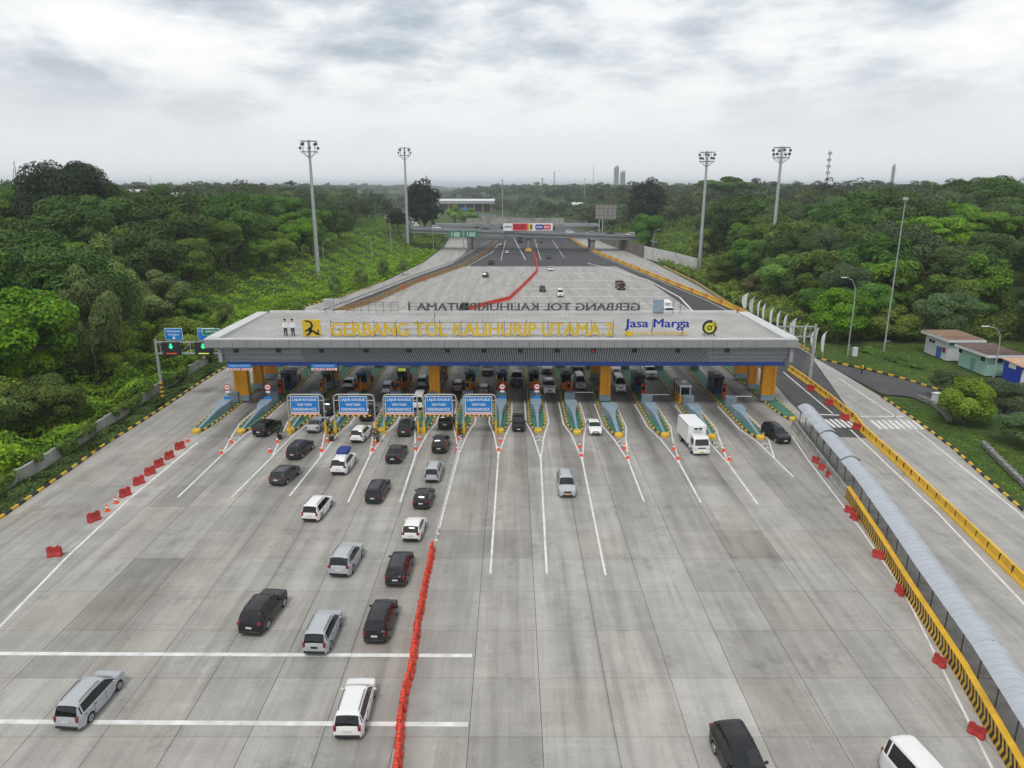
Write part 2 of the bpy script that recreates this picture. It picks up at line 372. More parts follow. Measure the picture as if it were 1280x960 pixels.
# base of the plaza (the joint filler shows between the slabs), with slabs up to the toll canopy
SX0, SDX, SDY = -2.44, 4.15, 5.0
SLAB_Y0, SLAB_Y1 = 23.4, 83.4
xL0, xR0 = SX0 - 10 * SDX, SX0 + 8 * SDX
plaza = sheet('plaza_pavement', [(xL0 - 17, SLAB_Y0 - 1), (xR0 + 4, SLAB_Y0 - 1), (xR0 + 4, SLAB_Y1 + .2), (xL0 - 16.5, SLAB_Y1 + .2)], -0.05, M_joint, px=False)
plaza['label'] = 'wide grey concrete toll plaza of large slabs'
lw = [(float(xl(y)) + .6, y) for y in (20, 40, 60, 80, 95, 120, 150, 172)]
def slabs():
    base = {}
    def slab_mesh(w, l):
        k = (round(w, 2), round(l, 2))
        if k not in base:
            mb = MB(); g = .014; b = .012
            x0, x1, y0, y1 = g, w - g, g, l - g
            mb.rings([[(x0, y0, -.06), (x1, y0, -.06), (x1, y1, -.06), (x0, y1, -.06)], [(x0, y0, -b), (x1, y0, -b), (x1, y1, -b), (x0, y1, -b)],
                      [(x0 + b, y0 + b, 0), (x1 - b, y0 + b, 0), (x1 - b, y1 - b, 0), (x0 + b, y1 - b, 0)]], False, True)
            base[k] = mb.mesh('concrete_slab', M_slab)
        return base[k]
    strip = {}
    for i in range(-14, 9):
        rr = random.Random(i * 17 + 3); strip[i] = rr.uniform(-.022, .022)
        seg = 0; cur = 0
        for j in range(12):
            if seg <= 0: seg = rr.choice([1, 2, 2, 3, 4]); cur = rr.choice([-.02, -.008, 0, .006, .014, .022]) + (-.02 if (i, j) in ((-7, 4),) else 0)
            seg -= 1
            x, y = SX0 + i * SDX, SLAB_Y0 + j * SDY
            if x + SDX < float(xl(y + 5)) + 2.0: continue
            o = link('concrete_slab', slab_mesh(SDX, SDY), plaza, (x, y, 0))
            o.rotation_euler = (0, 0, 0)
            v = .335 + strip[i] + cur * .8 + rr.uniform(-.01, .01)
            if (i, j) in ((-7, 5), (-7, 4), (-7, 3)): v -= .095           # darker older bays
            if (i, j) in ((-9, 2), (-10, 3)): v -= .04
            if rr.random() < .07: v += rr.choice([-.05, -.035, .04])
            if i <= -12: v -= .03
            w = rr.uniform(-.006, .008)
            o.color = (v + .014 + w, v, v - .024 - w, 1)
slabs()
# concrete beyond the slabs: under the canopy and behind it
sheet('toll_lane_pavement', [(xL0 - 16.6, SLAB_Y1), (xR0 + 4.2, SLAB_Y1), (xR0 + 7, 92), (xR0 + 7, 172), (-50, 172), (-50, 125), (xL0 - 10, 100)], 0.0, M_conc, px=False)['label'] = 'stained concrete lanes running under the toll canopy'
sheet('walkway_pavement', [(30,22),(46,22),(47,60),(46,84),(47,118),(30,118)], -0.008, M_concr, px=False)['label'] = 'concrete strip below the covered walkway'
# everything past the canopy, as the photo shows it
LB = [(395,400),(470,377),(520,354),(580,333),(612,313),(622,303)]          # left brown barrier line
RB = [(1010,440),(930,391),(880,370),(820,346),(760,321),(735,311),(722,303),(712,297)]   # right yellow barrier line
sheet('far_plaza_pavement', [(300,433),(395,400),(470,377),(520,354),(555,340),(572,333),(770,333),(812,352),(868,391),(920,433)], 0.004, M_concr)['label'] = 'pale concrete apron behind the toll canopy'
sheet('motorway_asphalt', [(572,333),(580,331),(612,313),(622,303),(640,288),(700,288),(712,297),(722,303),(760,320),(820,345),(880,369),(930,390),(1010,440),(1000,470),(960,470),(920,433),(868,391),(812,352),(770,333)], 0.008, M_asphd)['label'] = 'dark asphalt motorway passing under the flyover'
sheet('asphalt_lane', [(960,470),(1000,470),(1010,440),(1030,470),(1068,522),(1092,548),(1044,546),(1000,515),(985,500)], 0.008, M_asph)['label'] = 'dark asphalt lane right of the toll canopy'
sheet('right_road_pavement', [(1010,440),(1016,446),(1045,462),(1103,497),(1153,531),(1193,561),(1243,606),(1283,641),(1430,775),(1450,1010),(1300,1010),(1044,546),(1092,548),(1068,522)], 0.004, M_concr)['label'] = 'concrete road right of the yellow barriers'
sheet('right_ramp_pavement', [(1010,440),(930,391),(880,370),(820,346),(760,321),(735,311),(722,303),(716,297),(745,297),(764,303),(787,313),(812,326),(872,357),(907,380),(962,415),(1022,448),(1045,462)], 0.012, M_concr)['label'] = 'pale concrete ramp climbing from under the flyover'
sheet('left_ramp_pavement', [(262,457),(345,394),(430,370),(480,352),(530,328),(556,308),(562,297),(585,297),(588,310),(565,330),(520,346),(470,366),(395,396),(300,440)], 0.012, M_concr)['label'] = 'pale concrete ramp curving left of the brown barrier'
sheet('ramp_shoulder', [(395,396.5),(470,366.5),(520,346.5),(565,330.5),(588,311),(600,303),(618,303),(608,312),(577,331),(518,352),(468,375),(395,399)], 0.016, M_asphd)['label'] = 'dark asphalt shoulder between ramp and brown barrier'
sheet('side_road_asphalt', [(1022,449),(1050,456),(1080,463),(1110,470),(1145,478),(1190,494),(1300,520),(1300,540),(1190,509),(1160,501),(1130,495),(1103,493),(1060,470)], 0.02, M_asph)['label'] = 'asphalt side road leading to the huts'
sheet('far_motorway', [(-40,300),(62,300),(52,480),(30,640),(-40,850),(-160,1300),(-190,1300),(-85,850),(-30,640),(-12,480)], -0.012, M_asph, px=False)['label'] = 'distant motorway bending left beyond the flyover'
sheet('far_side_road', [(-70,330),(-40,330),(-58,480),(-84,640),(-104,860),(-128,860),(-104,640),(-80,480)], -0.02, M_concr, px=False)['label'] = 'distant concrete road to the far toll gate'

# ---------------------------------------------------------------- painted markings (parts of the pavement)
def ribbon(name, pts, w, z=0.006, parent=plaza, px=True):
    ps = [G(*p) for p in pts] if px else [Vector((*p, 0)) for p in pts]
    mb = MB(); L_, R_ = [], []
    for i, p in enumerate(ps):
        t = (ps[min(i + 1, len(ps) - 1)] - ps[max(i - 1, 0)]); t.z = 0; t.normalize(); nn = Vector((-t.y, t.x, 0)) * w / 2
        L_.append((p.x + nn.x, p.y + nn.y, z)); R_.append((p.x - nn.x, p.y - nn.y, z))
    mb.rings([[a, b] for a, b in zip(L_, R_)], closed=False)
    o = mb.build(name, M_white_paint, parent)
    for f in o.data.polygons:
        if f.normal.z < 0: o.data.flip_normals(); break
    return o
ribbon('edge_line', [(-150,930),(0,783),(82,698),(160,625),(247,553)], .22)
for a, b in (((-190,816),(590,819.5)), ((-190,901),(585,905.5))): ribbon('transverse_line', [a, b], .36)
LINES = [((222,622),(276,570)),((289,622),(340,571)),((362,620),(400,572)),((435,628),(462,570)),((500,628),(519,570)),((549,660),(574,566)),((613,717),(623,569)),
         ((683.5,718),(676,573)),((757,719),(728,576)),((805,627),(786,577)),((876,628),(850,580)),((947,630),(911,580)),((992,596),(968,573))]
for k, (a, b) in enumerate(LINES):
    ribbon('lane_line', [a, b], .19)
    tip = TIPW[k + 1]; e = G(*b); hw = 1.5
    for s in (-1, 1):                                            # the fork round the island nose
        ribbon('lane_line', [(e.x, e.y), (tip.x + s * .75, tip.y - .5), (tip.x + s * hw, tip.y + 4.0), (tip.x + s * hw, tip.y + 14)], .17, z=.009 if s > 0 else .006, px=False)
    if k in (7, 12, 0, 9, 11):
        for q in range(2):
            yy = tip.y - 1.2 - q * 1.3; ww = (yy - e.y) / (tip.y - e.y) * .6
            ribbon('chevron_line', [(e.x + (tip.x - e.x) * .8 - ww, yy - .5), (e.x + (tip.x - e.x) * .8, yy), (e.x + (tip.x - e.x) * .8 + ww, yy - .5)], .16, z=.012, px=False)
ribbon('edge_line', [(1300,1080),(1240,960),(1160,800),(1130,740),(1075,660),(1010,575),(990,545)], .16)
ribbon('lane_line', [(1370,842),(1280,755),(1170,639),(1063,537)], .2, z=.012)
ribbon('lane_line', [(979,465),(1041,517)], .2, z=.014)
ribbon('edge_line', [(1400,752),(1271,639),(1150,541),(1117,519),(1049,473)], .18, z=.012)
ribbon('stop_line', [(1018,518),(1049,519)], .35, z=.016); ribbon('stop_line', [(1075,520.5),(1129,520.5)], .35, z=.012)
for k in range(6):
    x = 1031 + k * 6.4
    ribbon('crossing_stripe', [(x, 524), (x + 13, 534.5)], .42, z=.018)
for k in range(8):
    x = 1089 + k * 7.4
    ribbon('crossing_stripe', [(x, 525.5), (x + 13, 536.5)], .42, z=.016)
# behind the canopy
for y, x0, x1 in ((341.5,672,745),(351,667,800),(361,655,815),(370.5,650,835),(379,646,850)): ribbon('transverse_line', [(x0, y), (x1, y)], .5, z=.02)
ribbon('edge_line', [(735,329),(770,338),(810,350),(850,372),(868,391)], .5, z=.02)
ribbon('edge_line', [(735,313.5),(760,324),(820,349),(880,374),(925,396)], .2, z=.022)
ribbon('edge_line', [(642,297),(657,325)], .3, z=.02); ribbon('edge_line', [(624,304),(614,316),(584,333)], .22, z=.022)
for a, b in (((668,298),(676,325)),((690,300),(705,322)),((632,300),(626,326))): ribbon('lane_line', [a, b], .2, z=.02)
# ---------------------------------------------------------------- lettering
def letters(text, width, height, depth, m, parent, name='letter', x0=0.0, y=0.0, z0=0.0, flip=False, bold=0.02, split=True, center=False):
    """text standing in the xz plane facing -y; each letter a mesh of its own, or one joined mesh"""
    cu = bpy.data.curves.new('tmp', 'FONT'); cu.size = 1; cu.extrude = 0.0; cu.offset = 0.0; cu.resolution_u = 3
    def body(t):
        cu.body = t; o = bpy.data.objects.new('tmp', cu); COL.objects.link(o)
        dg = bpy.context.evaluated_depsgraph_get(); me = bpy.data.meshes.new_from_object(o.evaluated_get(dg)); bpy.data.objects.remove(o); return me
    def ext(me): 
        xs = [v.co.x for v in me.vertices]; ys = [v.co.y for v in me.vertices]; return min(xs), max(xs), min(ys), max(ys)
    full = body(text); a, b, c, d = ext(full)
    sx = width / (b - a); sz = height / (d - c)
    out = []
    def emit(me, nm, dx):
        bm = bmesh.new(); bm.from_mesh(me)
        for v in bm.verts: v.co = Vector((x0 + (v.co.x + dx - a) * sx, y, z0 + (v.co.y - c) * sz))
        if bold > 0:
            src = bm.faces[:]
            for q, sh in enumerate((-bold, bold)):
                dd = bmesh.ops.duplicate(bm, geom=src)
                for v in dd['geom']:
                    if isinstance(v, bmesh.types.BMVert): v.co.x += sh * height; v.co.y -= .003 * (q + 1)
        if depth > 0:
            r = bmesh.ops.extrude_face_region(bm, geom=bm.faces[:]); vv = [g for g in r['geom'] if isinstance(g, bmesh.types.BMVert)]
            for v in vv: v.co.y -= depth
        if flip:
            for v in bm.verts: v.co.x = 2 * x0 + width - v.co.x; 
            bmesh.ops.reverse_faces(bm, faces=bm.faces)
        bmesh.ops.recalc_face_normals(bm, faces=bm.faces)
        me2 = bpy.data.meshes.new(nm); bm.to_mesh(me2); bm.free(); me2.materials.append(m)
        out.append(link(nm, me2, parent))
    if not split: emit(full, name, 0)
    else:
        cu.body = text
        for i, ch in enumerate(text):
            if ch == ' ': continue
            one = body(ch); e1 = ext(one)
            pre = body(text[:i + 1]); e2 = ext(pre)
            emit(one, name, e2[1] - e1[1]); bpy.data.meshes.remove(one); bpy.data.meshes.remove(pre)
    bpy.data.meshes.remove(full); bpy.data.curves.remove(cu)
    return out
def disc(mb, c, r, th, n=24, facing=-1):
    """disc in the xz plane, thickness th towards the viewer"""
    rs = [[(c[0] + r * math.cos(6.2832 * k / n), y, c[2] + r * math.sin(6.2832 * k / n)) for k in range(n)] for y in (c[1], c[1] - th)]
    return mb.rings(rs, True, True)
def ringplate(mb, c, r0, r1, th, a0=0, a1=360, n=28):
    ks = [R(a0 + (a1 - a0) * k / n) for k in range(n + 1)]
    rs = [[(c[0] + r * math.cos(a), y, c[2] + r * math.sin(a)) for r, y in ((r0, c[1]), (r1, c[1]), (r1, c[1] - th), (r0, c[1] - th))] for a in ks]
    return mb.rings(rs, True, True)

# ---------------------------------------------------------------- toll canopy
CX0, CX1, CY0, CY1, CZ = -41.1, 38.2, 93.0, 114.0, 10.3
def canopy():
    t = thing('toll_canopy', 'long grey toll plaza canopy with blue band on orange columns', 'canopy', (0, 0, 0))
    # roof sheets with standing ribs, falling to the front
    mb = MB(); x0, x1 = CX0 + 1.6, CX1 - 1.6; y0, y1 = CY0 + .6, CY1 - .5
    zr = lambda y: 9.92 + (y - y0) / (y1 - y0) * .3
    n = int((x1 - x0) / .76); dx = (x1 - x0) / n
    prof = []
    for i in range(n):
        x = x0 + i * dx; prof += [(x, 0), (x + dx - .16, 0), (x + dx - .13, .05), (x + dx - .03, .05)]
    prof.append((x1, 0))
    mb.rings([[(x, y, zr(y) + h) for x, h in prof] for y in (y0, y1)], closed=False)
    mb.build('roof_sheet', M_roof, t)
    # copings
    mb = MB(); mb.box(((CX0 + CX1) / 2, CY0 + .35, CZ - .06), (CX1 - CX0 + .0, .7, .12)); mb.build('front_coping', M_coping, t)
    mb = MB(); mb.box(((CX0 + CX1) / 2, CY1 - .35, CZ + .02), (CX1 - CX0 - 4.2, .7, .5)); mb.build('back_coping', M_coping, t)
    for s, xa in ((-1, CX0), (1, CX1)):
        mb = MB(); xi = xa - s * 1.7
        mb.prism([(min(xa, xi), CY0 + .703), (max(xa, xi), CY0 + .703), (max(xa, xi), CY1), (min(xa, xi), CY1)], CZ - .42, CZ + .08); mb.build('side_coping', M_coping, t)
    # fascia panels, each its own
    n = 42; w = (CX1 - CX0) / n
    me = MB().cbox((0, 0, 0), (w - .035, .12, 1.02), .012).mesh('fascia_panel', M_grey)
    for i in range(n): link('fascia_panel', me, t, (CX0 + (i + .5) * w, CY0 - .002, CZ - .64))
    ns = 11; ws = (CY1 - CY0 - .2) / ns
    me2 = MB().cbox((0, 0, 0), (.12, ws - .035, .95), .012).mesh('fascia_panel', M_grey)
    for xa in (CX0 + .05, CX1 - .05):
        for i in range(ns): link('fascia_panel', me2, t, (xa, CY0 + .15 + (i + .5) * ws, CZ - .9))
    n3 = 42
    for i in range(n3): link('fascia_panel', me, t, (CX0 + (i + .5) * w, CY1 + .002, CZ - .62))
    mb = MB(); mb.box(((CX0 + CX1) / 2, (CY0 + CY1) / 2, CZ - 1.25), (CX1 - CX0 - .3, CY1 - CY0 - .3, .12)); mb.build('soffit', mat('soffit_grey', (.2, .2, .21), .8), t)
    # slanted screen below: dark backing, slats, frames
    bx0, bx1 = CX0 + 1.6, CX1 - .9; yt, yb = CY0 + .35, CY0 + 1.1; zt, zb = CZ - 1.2, 6.88
    mb = MB(); mb.rings([[(bx0, yt + .12, zt), (bx1, yt + .12, zt)], [(bx0 + .9, yb + .12, zb), (bx1 - .25, yb + .12, zb)]], closed=False); mb.build('screen_backing', M_darkback, t)
    mb = MB(); ns = 250
    for i in range(ns):
        f = (i + .5) / ns; xa = bx0 + f * (bx1 - bx0); xb = bx0 + .9 + f * (bx1 - bx0 - 1.15)
        sk = .55 * max(-1, min(1, (f - .45) * 2.2)) * .5                     # the lattice leans more towards the ends
        for k in ((1, -1) if abs(f - .5) > .36 else (1,)):
            a = Vector((xa + sk * k, yt + (.03 if k > 0 else .06), zt)); b = Vector((xb - sk * k, yb + (.03 if k > 0 else .06), zb)); u = Vector((.095, 0, 0)); d = Vector((0, .05, 0))
            mb.add([a - u, a + u, b + u, b - u, a - u + d, a + u + d, b + u + d, b - u + d], [(0,1,2,3),(7,6,5,4),(0,4,5,1),(1,5,6,2),(2,6,7,3),(3,7,4,0)])
    tag(mb.build('lattice_slats', M_louvre, t), kind='stuff')
    for xa, s in ((bx1 + .32, 1), (bx0 - .1, -1)):
        mb = MB(); mb.box((xa + (0 if s > 0 else .3), CY0 + .75, 8.1), (.5, .8, 2.1)); mb.build('screen_end', M_louvre, t)
    me = MB().box((0, 0, 0), (.62, .12, .5)).mesh('speaker_box', M_darkback)
    for px in (294,347,401,457,511,559,605,651,697): link('lane_signal', me, t, (AT(px, 440, CY0).x, CY0 + .42, 8.62))
    mr = MB().box((0, 0, 0), (.62, .12, .5)).mesh('lane_signal', M_darkback)
    for px in (742,794,848,910): link('lane_signal', mr, t, (AT(px, 440, CY0).x, CY0 + .42, 8.62))
    me = MB(); me = disc(MB(), (0, 0, 0), .17, .05, 14).mesh('signal_cross', M_signred)
    for px in (742,): link('signal_cross', me, t, (AT(px, 440, CY0).x, CY0 + .33, 8.62))
    mb = MB(); mb.box(((bx0 + bx1 + .65) / 2, CY0 + 1.05, 6.64), (bx1 - bx0 - 1.1, .35, .46)); mb.build('blue_band', M_blueband, t)
    mb = MB(); mb.box(((bx0 + bx1) / 2, CY1 - .9, 7.9), (bx1 - bx0 - 1.1, .25, 2.1)); mb.build('back_screen', M_louvre, t)
    # beams and columns
    CXS = [(-38.6, 1), (-11.05, 0), (13.3, 0), (36.6, -1)]
    for x, s in CXS:
        mb = MB(); mb.box((x, (CY0 + CY1) / 2, 8.35), (.8, CY1 - CY0 - 3.2, 1.4)); mb.build('cross_beam', M_orange, t)
    def column(x, y, w=1.5, d=1.1, base=True):
        mb = MB(); pts = [(-w/2, -d/2), (-w/2 + .4, -d/2), (-w/2 + .45, -d/2 + .12), (w/2 - .45, -d/2 + .12), (w/2 - .4, -d/2), (w/2, -d/2), (w/2, d/2), (-w/2, d/2)]
        mb.prism([(x + p, y + q) for p, q in pts], 1.1, 7.6); mb.build('column', M_orange, t)
        mb = MB(); mb.cbox((x, y, .72), (w + .1, d + .12, .8), .04); mb.build('column_plinth', M_wedge, t)
    for x, s in CXS: column(x, 98.2, 1.5 if s == 0 else 1.9); column(x, 110.3, 1.5 if s == 0 else 1.9)
    column(-38.4, 104.3, 1.3); column(36.4, 104.3, 1.3); column(-27.4, 106.0, 1.4)
    return t
canopy()

# ---------------------------------------------------------------- signs standing on the roof
M_letyel = mat('letter_yellow', (.64, .43, .02), .5, var=.12, scale=1.2)
M_letblue = mat('letter_blue', (.012, .03, .34), .45, var=.06)
M_letdark = mat('letter_dark', (.07, .07, .07), .6)
def roof_sign(text, px0, px1, ytop, ybot, Y, m, label, name='roof_sign', flip=False, zb=None, frame=True, bold=.038, stretch=1.0):
    a = AT(px0, ybot, Y); b = AT(px1, ytop, Y); zb = a.z if zb is None else zb
    t = thing(name, label, 'sign', ((a.x + b.x) / 2, Y, zb - .45))
    w = b.x - a.x; h = b.z - zb
    letters(text, w, h, .16, m, t, x0=-w / 2, y=0, z0=.45, flip=flip, bold=bold)
    if frame:
        mb = MB(); n = max(3, int(w / 2.8))
        for i in range(n + 1):
            x = -w / 2 + w * i / n; mb.box((x, .12, .4 + h / 2), (.06, .06, h + .8)); mb.tube([(x, .15, h * .8), (x, 1.0, .1)], .025, 5)
        for z in (.5, .45 + h / 2, .45 + h): mb.box((0, .16, z), (w, .05, .05))
        mb.build('frame', M_darkmetal, t)
    return t
roof_sign('GERBANG TOL KALIHURIP UTAMA 2', 414, 767, 403.5, 419.5, 96.2, M_letyel, 'yellow letter sign reading GERBANG TOL KALIHURIP UTAMA 2 on canopy roof front')
roof_sign('GERBANG TOL KALIHURIP UTAMA 1', 511, 800, 379, 390, 113.6, M_letdark, 'dark back of the letter sign along the rear roof edge', flip=True, zb=10.65)
def jasa():
    t = roof_sign('Jasa Marga', 781, 862, 398.5, 412.5, 96.6, M_letblue, 'blue Jasa Marga letter sign with yellow arrow underneath', frame=False, bold=.025)
    w = AT(862, 400, 96.6).x - AT(781, 400, 96.6).x; z = -.02
    mb = MB(); mb.vprism([(-w/2 - .1, z - .05), (-w/2 + .55, z + .42), (-w/2 + .9, z + .2), (-w/2 + 1.3, z + .25), (-w/2 + 1.3, z - .3), (-w/2 + .9, z - .28), (-w/2 + .6, z - .48)], -.12, 0); mb.build('arrow', M_letyel, t)
    mb = MB(); mb.box((.7, -.02, z - .12), (w - 1.6, .1, .05)); mb.box((.7, -.02, z + .15), (w - 1.6, .1, .04))
    r2 = random.Random(4)
    for i in range(34): 
        if i in (9, 17): continue
        mb.box((-w/2 + 1.6 + i * (w - 1.9) / 34, -.02, z + .015), (.09, .1, r2.uniform(.12, .22)))
    mb.build('tagline_strip', M_letyel, t)
    mb = MB()
    for x in (-w/2 + .3, -.6, w/2 - .8): mb.box((x, .1, .6), (.06, .06, 2.6)); mb.tube([(x, .12, 1.2), (x, 1.1, -.6)], .03, 5)
    mb.build('frame', M_darkmetal, t)
jasa()
def round_logo():
    c = AT(887, 409, 96.6); t = thing('round_emblem_sign', 'round black and yellow swirl emblem standing on canopy roof', 'sign', (c.x, 96.6, 10.0))
    z = c.z - 10.0
    disc(MB(), (0, 0, z), 1.02, .12, 32).build('disc', M_black, t)
    ye = mat('emblem_yellow', (.62, .6, .06), .45)
    mb = MB(); ringplate(mb, (-.05, -.123, z - .05), .36, .68, .05, 40, 385); mb.box((.42, -.15, z + .45), (.2, .05, .95)); mb.build('ring', ye, t)
    mb = MB(); 
    for q, (a, b) in enumerate(((.62, .2), (.62, .42), (.62, .64))): mb.box((a, -.15, z + b), (.75, .05, .075))
    mb.build('rays', ye, t)
    mb = MB(); disc(mb, (-.05, -.123, z - .05), .17, .05, 16); mb.build('dot', ye, t)
    mb = MB()
    for x in (-.6, .6): mb.tube([(x, .05, z - .6), (x * 1.3, .5, 0)], .04, 5); mb.tube([(x, .05, z - .6), (x * 1.2, -.4, 0)], .04, 5)
    mb.build('stand', M_darkmetal, t)
round_logo()
def pu_logo():
    a = AT(379, 420, 96.2); b = AT(400, 399.5, 96.2); w = b.x - a.x; h = b.z - a.z
    t = thing('square_emblem_sign', 'yellow square emblem board with dark branching figure on canopy roof', 'sign', ((a.x + b.x) / 2, 96.2, a.z))
    MB().cbox((0, 0, h / 2), (w, .12, h), .02).build('board', M_letyel, t)
    mb = MB(); y = -.063
    def stroke(pts, ws):
        L_, R_ = [], []
        for i, (x, z) in enumerate(pts):
            p, q = pts[max(i - 1, 0)], pts[min(i + 1, len(pts) - 1)]; tx, tz_ = q[0] - p[0], q[1] - p[1]; l = math.hypot(tx, tz_); nx, nz = -tz_ / l * ws[i] / 2, tx / l * ws[i] / 2
            L_.append((x + nx, z + nz)); R_.append((x - nx, z - nz))
        for i in range(len(pts) - 1):
            q4 = [L_[i], L_[i + 1], R_[i + 1], R_[i]]
            mb.add([(x * w / 2, yy, (z + 1) * h / 2) for yy in (y, y - .03) for x, z in q4], [(0,1,2,3),(7,6,5,4),(0,4,5,1),(1,5,6,2),(2,6,7,3),(3,7,4,0)])
    stroke([(-.7, .86), (-.3, .82), (.0, .62), (.08, .3), (-.05, .0), (-.35, -.22), (-.75, -.4)], [.16, .2, .24, .26, .3, .26, .14])
    stroke([(-.2, -.02), (-.12, -.4), (-.3, -.72), (-.6, -.92)], [.3, .34, .26, .16])
    stroke([(-.15, -.35), (.2, -.42), (.5, -.72), (.92, -.8)], [.34, .26, .24, .16])
    stroke([(.75, -.2), (.68, -.55), (.5, -.75)], [.12, .18, .2])
    mb.build('figure', M_black, t)
    mb = MB()
    for x in (-w * .4, w * .4): mb.tube([(x, .08, h * .8), (x, .9, -.3)], .03, 5)
    mb.build('stay', M_darkmetal, t)
pu_logo()
M_skin = mat('printed_skin', (.4, .22, .14), .6); M_uni = mat('printed_shirt', (.72, .73, .74), .6); M_trou = mat('printed_trousers', (.03, .03, .04), .6)
def cutout(px, label):
    a = AT(px, 419, 96.2); t = thing('cutout_figure', label, 'cutout', (a.x, 96.2, 10.05), group='cutout figures on the roof')
    h = 2.35; y = -.05
    for nm, poly, m in (('legs', [(-.28, .06), (-.05, .06), (-.02, .9), (.02, .9), (.08, .06), (.32, .06), (.3, .14), (.22, .18), (.26, 1.15), (-.26, 1.15), (-.2, .18), (-.28, .14)], M_trou),
                        ('shirt', [(-.26, 1.155), (.26, 1.155), (.3, 1.45), (.42, 1.25), (.5, 1.32), (.38, 1.75), (.2, 1.93), (-.2, 1.93), (-.38, 1.75), (-.5, 1.3), (-.42, 1.22), (-.3, 1.45)], M_uni),
                        ('face', [(-.08, 1.935), (.08, 1.935), (.14, 2.05), (.15, 2.2), (-.15, 2.2), (-.14, 2.05)], M_skin),
                        ('hair', [(-.16, 2.205), (.16, 2.205), (.17, 2.32), (.1, 2.42), (-.1, 2.42), (-.17, 2.32)], M_black)):
        MB().vprism(poly, y, y + .05).build(nm, m, t)
    MB().tube([(0, .02, 1.6), (0, .8, -.05)], .03, 5).build('stay', M_darkmetal, t)
cutout(357.5, 'left cutout of a person in white shirt and dark trousers on roof')
cutout(366.5, 'right cutout of a person in white shirt and dark trousers on roof')
# bits on the back roof edge
def roof_panel(px0, px1, yt, yb, label, m, Y=113.2):
    a = AT(px0, yb, Y); b = AT(px1, yt, Y); t = thing('roof_equipment_box', label, 'cabinet', ((a.x + b.x) / 2, Y, 10.3))
    w, z0, z1 = b.x - a.x, a.z - 10.3, b.z - 10.3
    MB().cbox((0, 0, (z0 + z1) / 2), (w, .35, z1 - z0), .04).build('panel', m, t)
    mb = MB()
    for x in (-w/2 + .15, w/2 - .15): mb.box((x, .1, z1 / 2), (.07, .07, z1))
    mb.build('legs', M_darkmetal, t); mb = MB(); mb.box((0, -.2, (z0 + z1) / 2), (w * .04, .03, (z1 - z0) * .96)); mb.box((0, -.2, (z0 + z1) / 2), (w * .96, .03, .06)); mb.build('panel_ribs', M_steel, t)
roof_panel(405, 417.5, 373.5, 383.5, 'pale back of small panel on left rear roof edge', M_steel)
roof_panel(816, 830, 374, 390, 'grey gridded panel frame on right rear roof edge', M_wedge)
def rail(px0, px1, label):
    a = AT(px0, 389, 113.3); b = AT(px1, 389, 113.3); t = thing('roof_railing', label, 'railing', (a.x, 113.3, 10.3)); w = b.x - a.x
    n = int(w / 1.1)
    for i in range(n + 1): MB().box((w * i / n, 0, .85), (.05, .05, 1.7)).build('post', M_darkmetal, t)
    for z in (.35, 1.1, 1.4, 1.7): MB().box((w / 2, .052, z), (w, .05, .05)).build('rail', M_darkmetal, t)
rail(433, 498, 'dark open railing on left rear roof edge')
for px, lab in ((543, 'tall thin lightning rod on the roof near the middle'), (841, 'left of two thin aerials on right rear roof'), (850, 'right of two thin aerials on right rear roof')):
    Y = 104 if px == 543 else 113.2; a = AT(px, 390, Y); t = thing('roof_aerial', lab, 'aerial', (a.x, Y, 10.1)); h = 3.6 if px == 543 else 2.2
    MB().tube([(0, 0, 0), (0, 0, h)], [.05, .02], 6).build('rod', M_darkmetal, t)
    if px != 543:
        mb = MB()
        for z in (1.3, 1.7, 2.0): mb.box((0, 0, z), (.55, .05, .05))
        mb.build('crossbars', M_darkmetal, t)
    else:
        mb = MB()
        for k in range(3): mb.tube([(0, 0, 1.6), (1.2 * math.cos(k * 2.1), 1.2 * math.sin(k * 2.1), 0)], .012, 4)
        mb.build('guy_wires', M_darkmetal, t)
# ---------------------------------------------------------------- toll islands
M_boothblue = mat('booth_blue', (.03, .09, .24), .45, var=.08)
M_boothnavy = mat('booth_navy', (.015, .035, .1), .5, var=.1)
M_boothwhite = mat('booth_white', (.62, .63, .62), .5, var=.06, dirt=.2)
M_machred = mat('machine_red', (.5, .06, .02), .5, var=.1)
M_machor = mat('machine_orange', (.55, .19, .02), .5, var=.1)
M_greybox = mat('grey_blue_box', (.17, .22, .26), .6, var=.12, scale=1, dirt=.3)
M_plastbag = mat('dark_green_leaf', (.02, .045, .015), .7)
ISL_L = 42.0; IW = 1.02
def isl_outline(w, y0=0.0):
    return [(0, y0), (.45, y0 + .25), (w * .72, y0 + 1.6), (w, y0 + 4.2), (w, ISL_L - 4), (w * .6, ISL_L - 1), (0, ISL_L), (-w * .6, ISL_L - 1), (-w, ISL_L - 4), (-w, y0 + 4.2), (-w * .72, y0 + 1.6), (-.45, y0 + .25)]
ISLANDS = []
side_lab = ['leftmost toll island beside the left orange column', 'second toll island from left, with round sign and pale wedge', 'third toll island from left, behind the left post of first portal',
  'fourth toll island from left, between first and second blue portals', 'fifth toll island from left, between second and third blue portals', 'sixth toll island from left, between third and fourth blue portals',
  'seventh toll island from left, between fourth and fifth blue portals', 'eighth toll island from left, right of the last blue portal', 'ninth toll island from left, with round sign and curved white lines before it',
  'tenth toll island from left, left of the oncoming white sedan', 'eleventh toll island from left, right of the white sedan with middle column', 'twelfth toll island from left, left of the white box truck',
  'thirteenth toll island from left, right behind the white box truck', 'fourteenth toll island from left, left of the black oncoming minivan', 'rightmost toll island beside the right orange column and walkway']
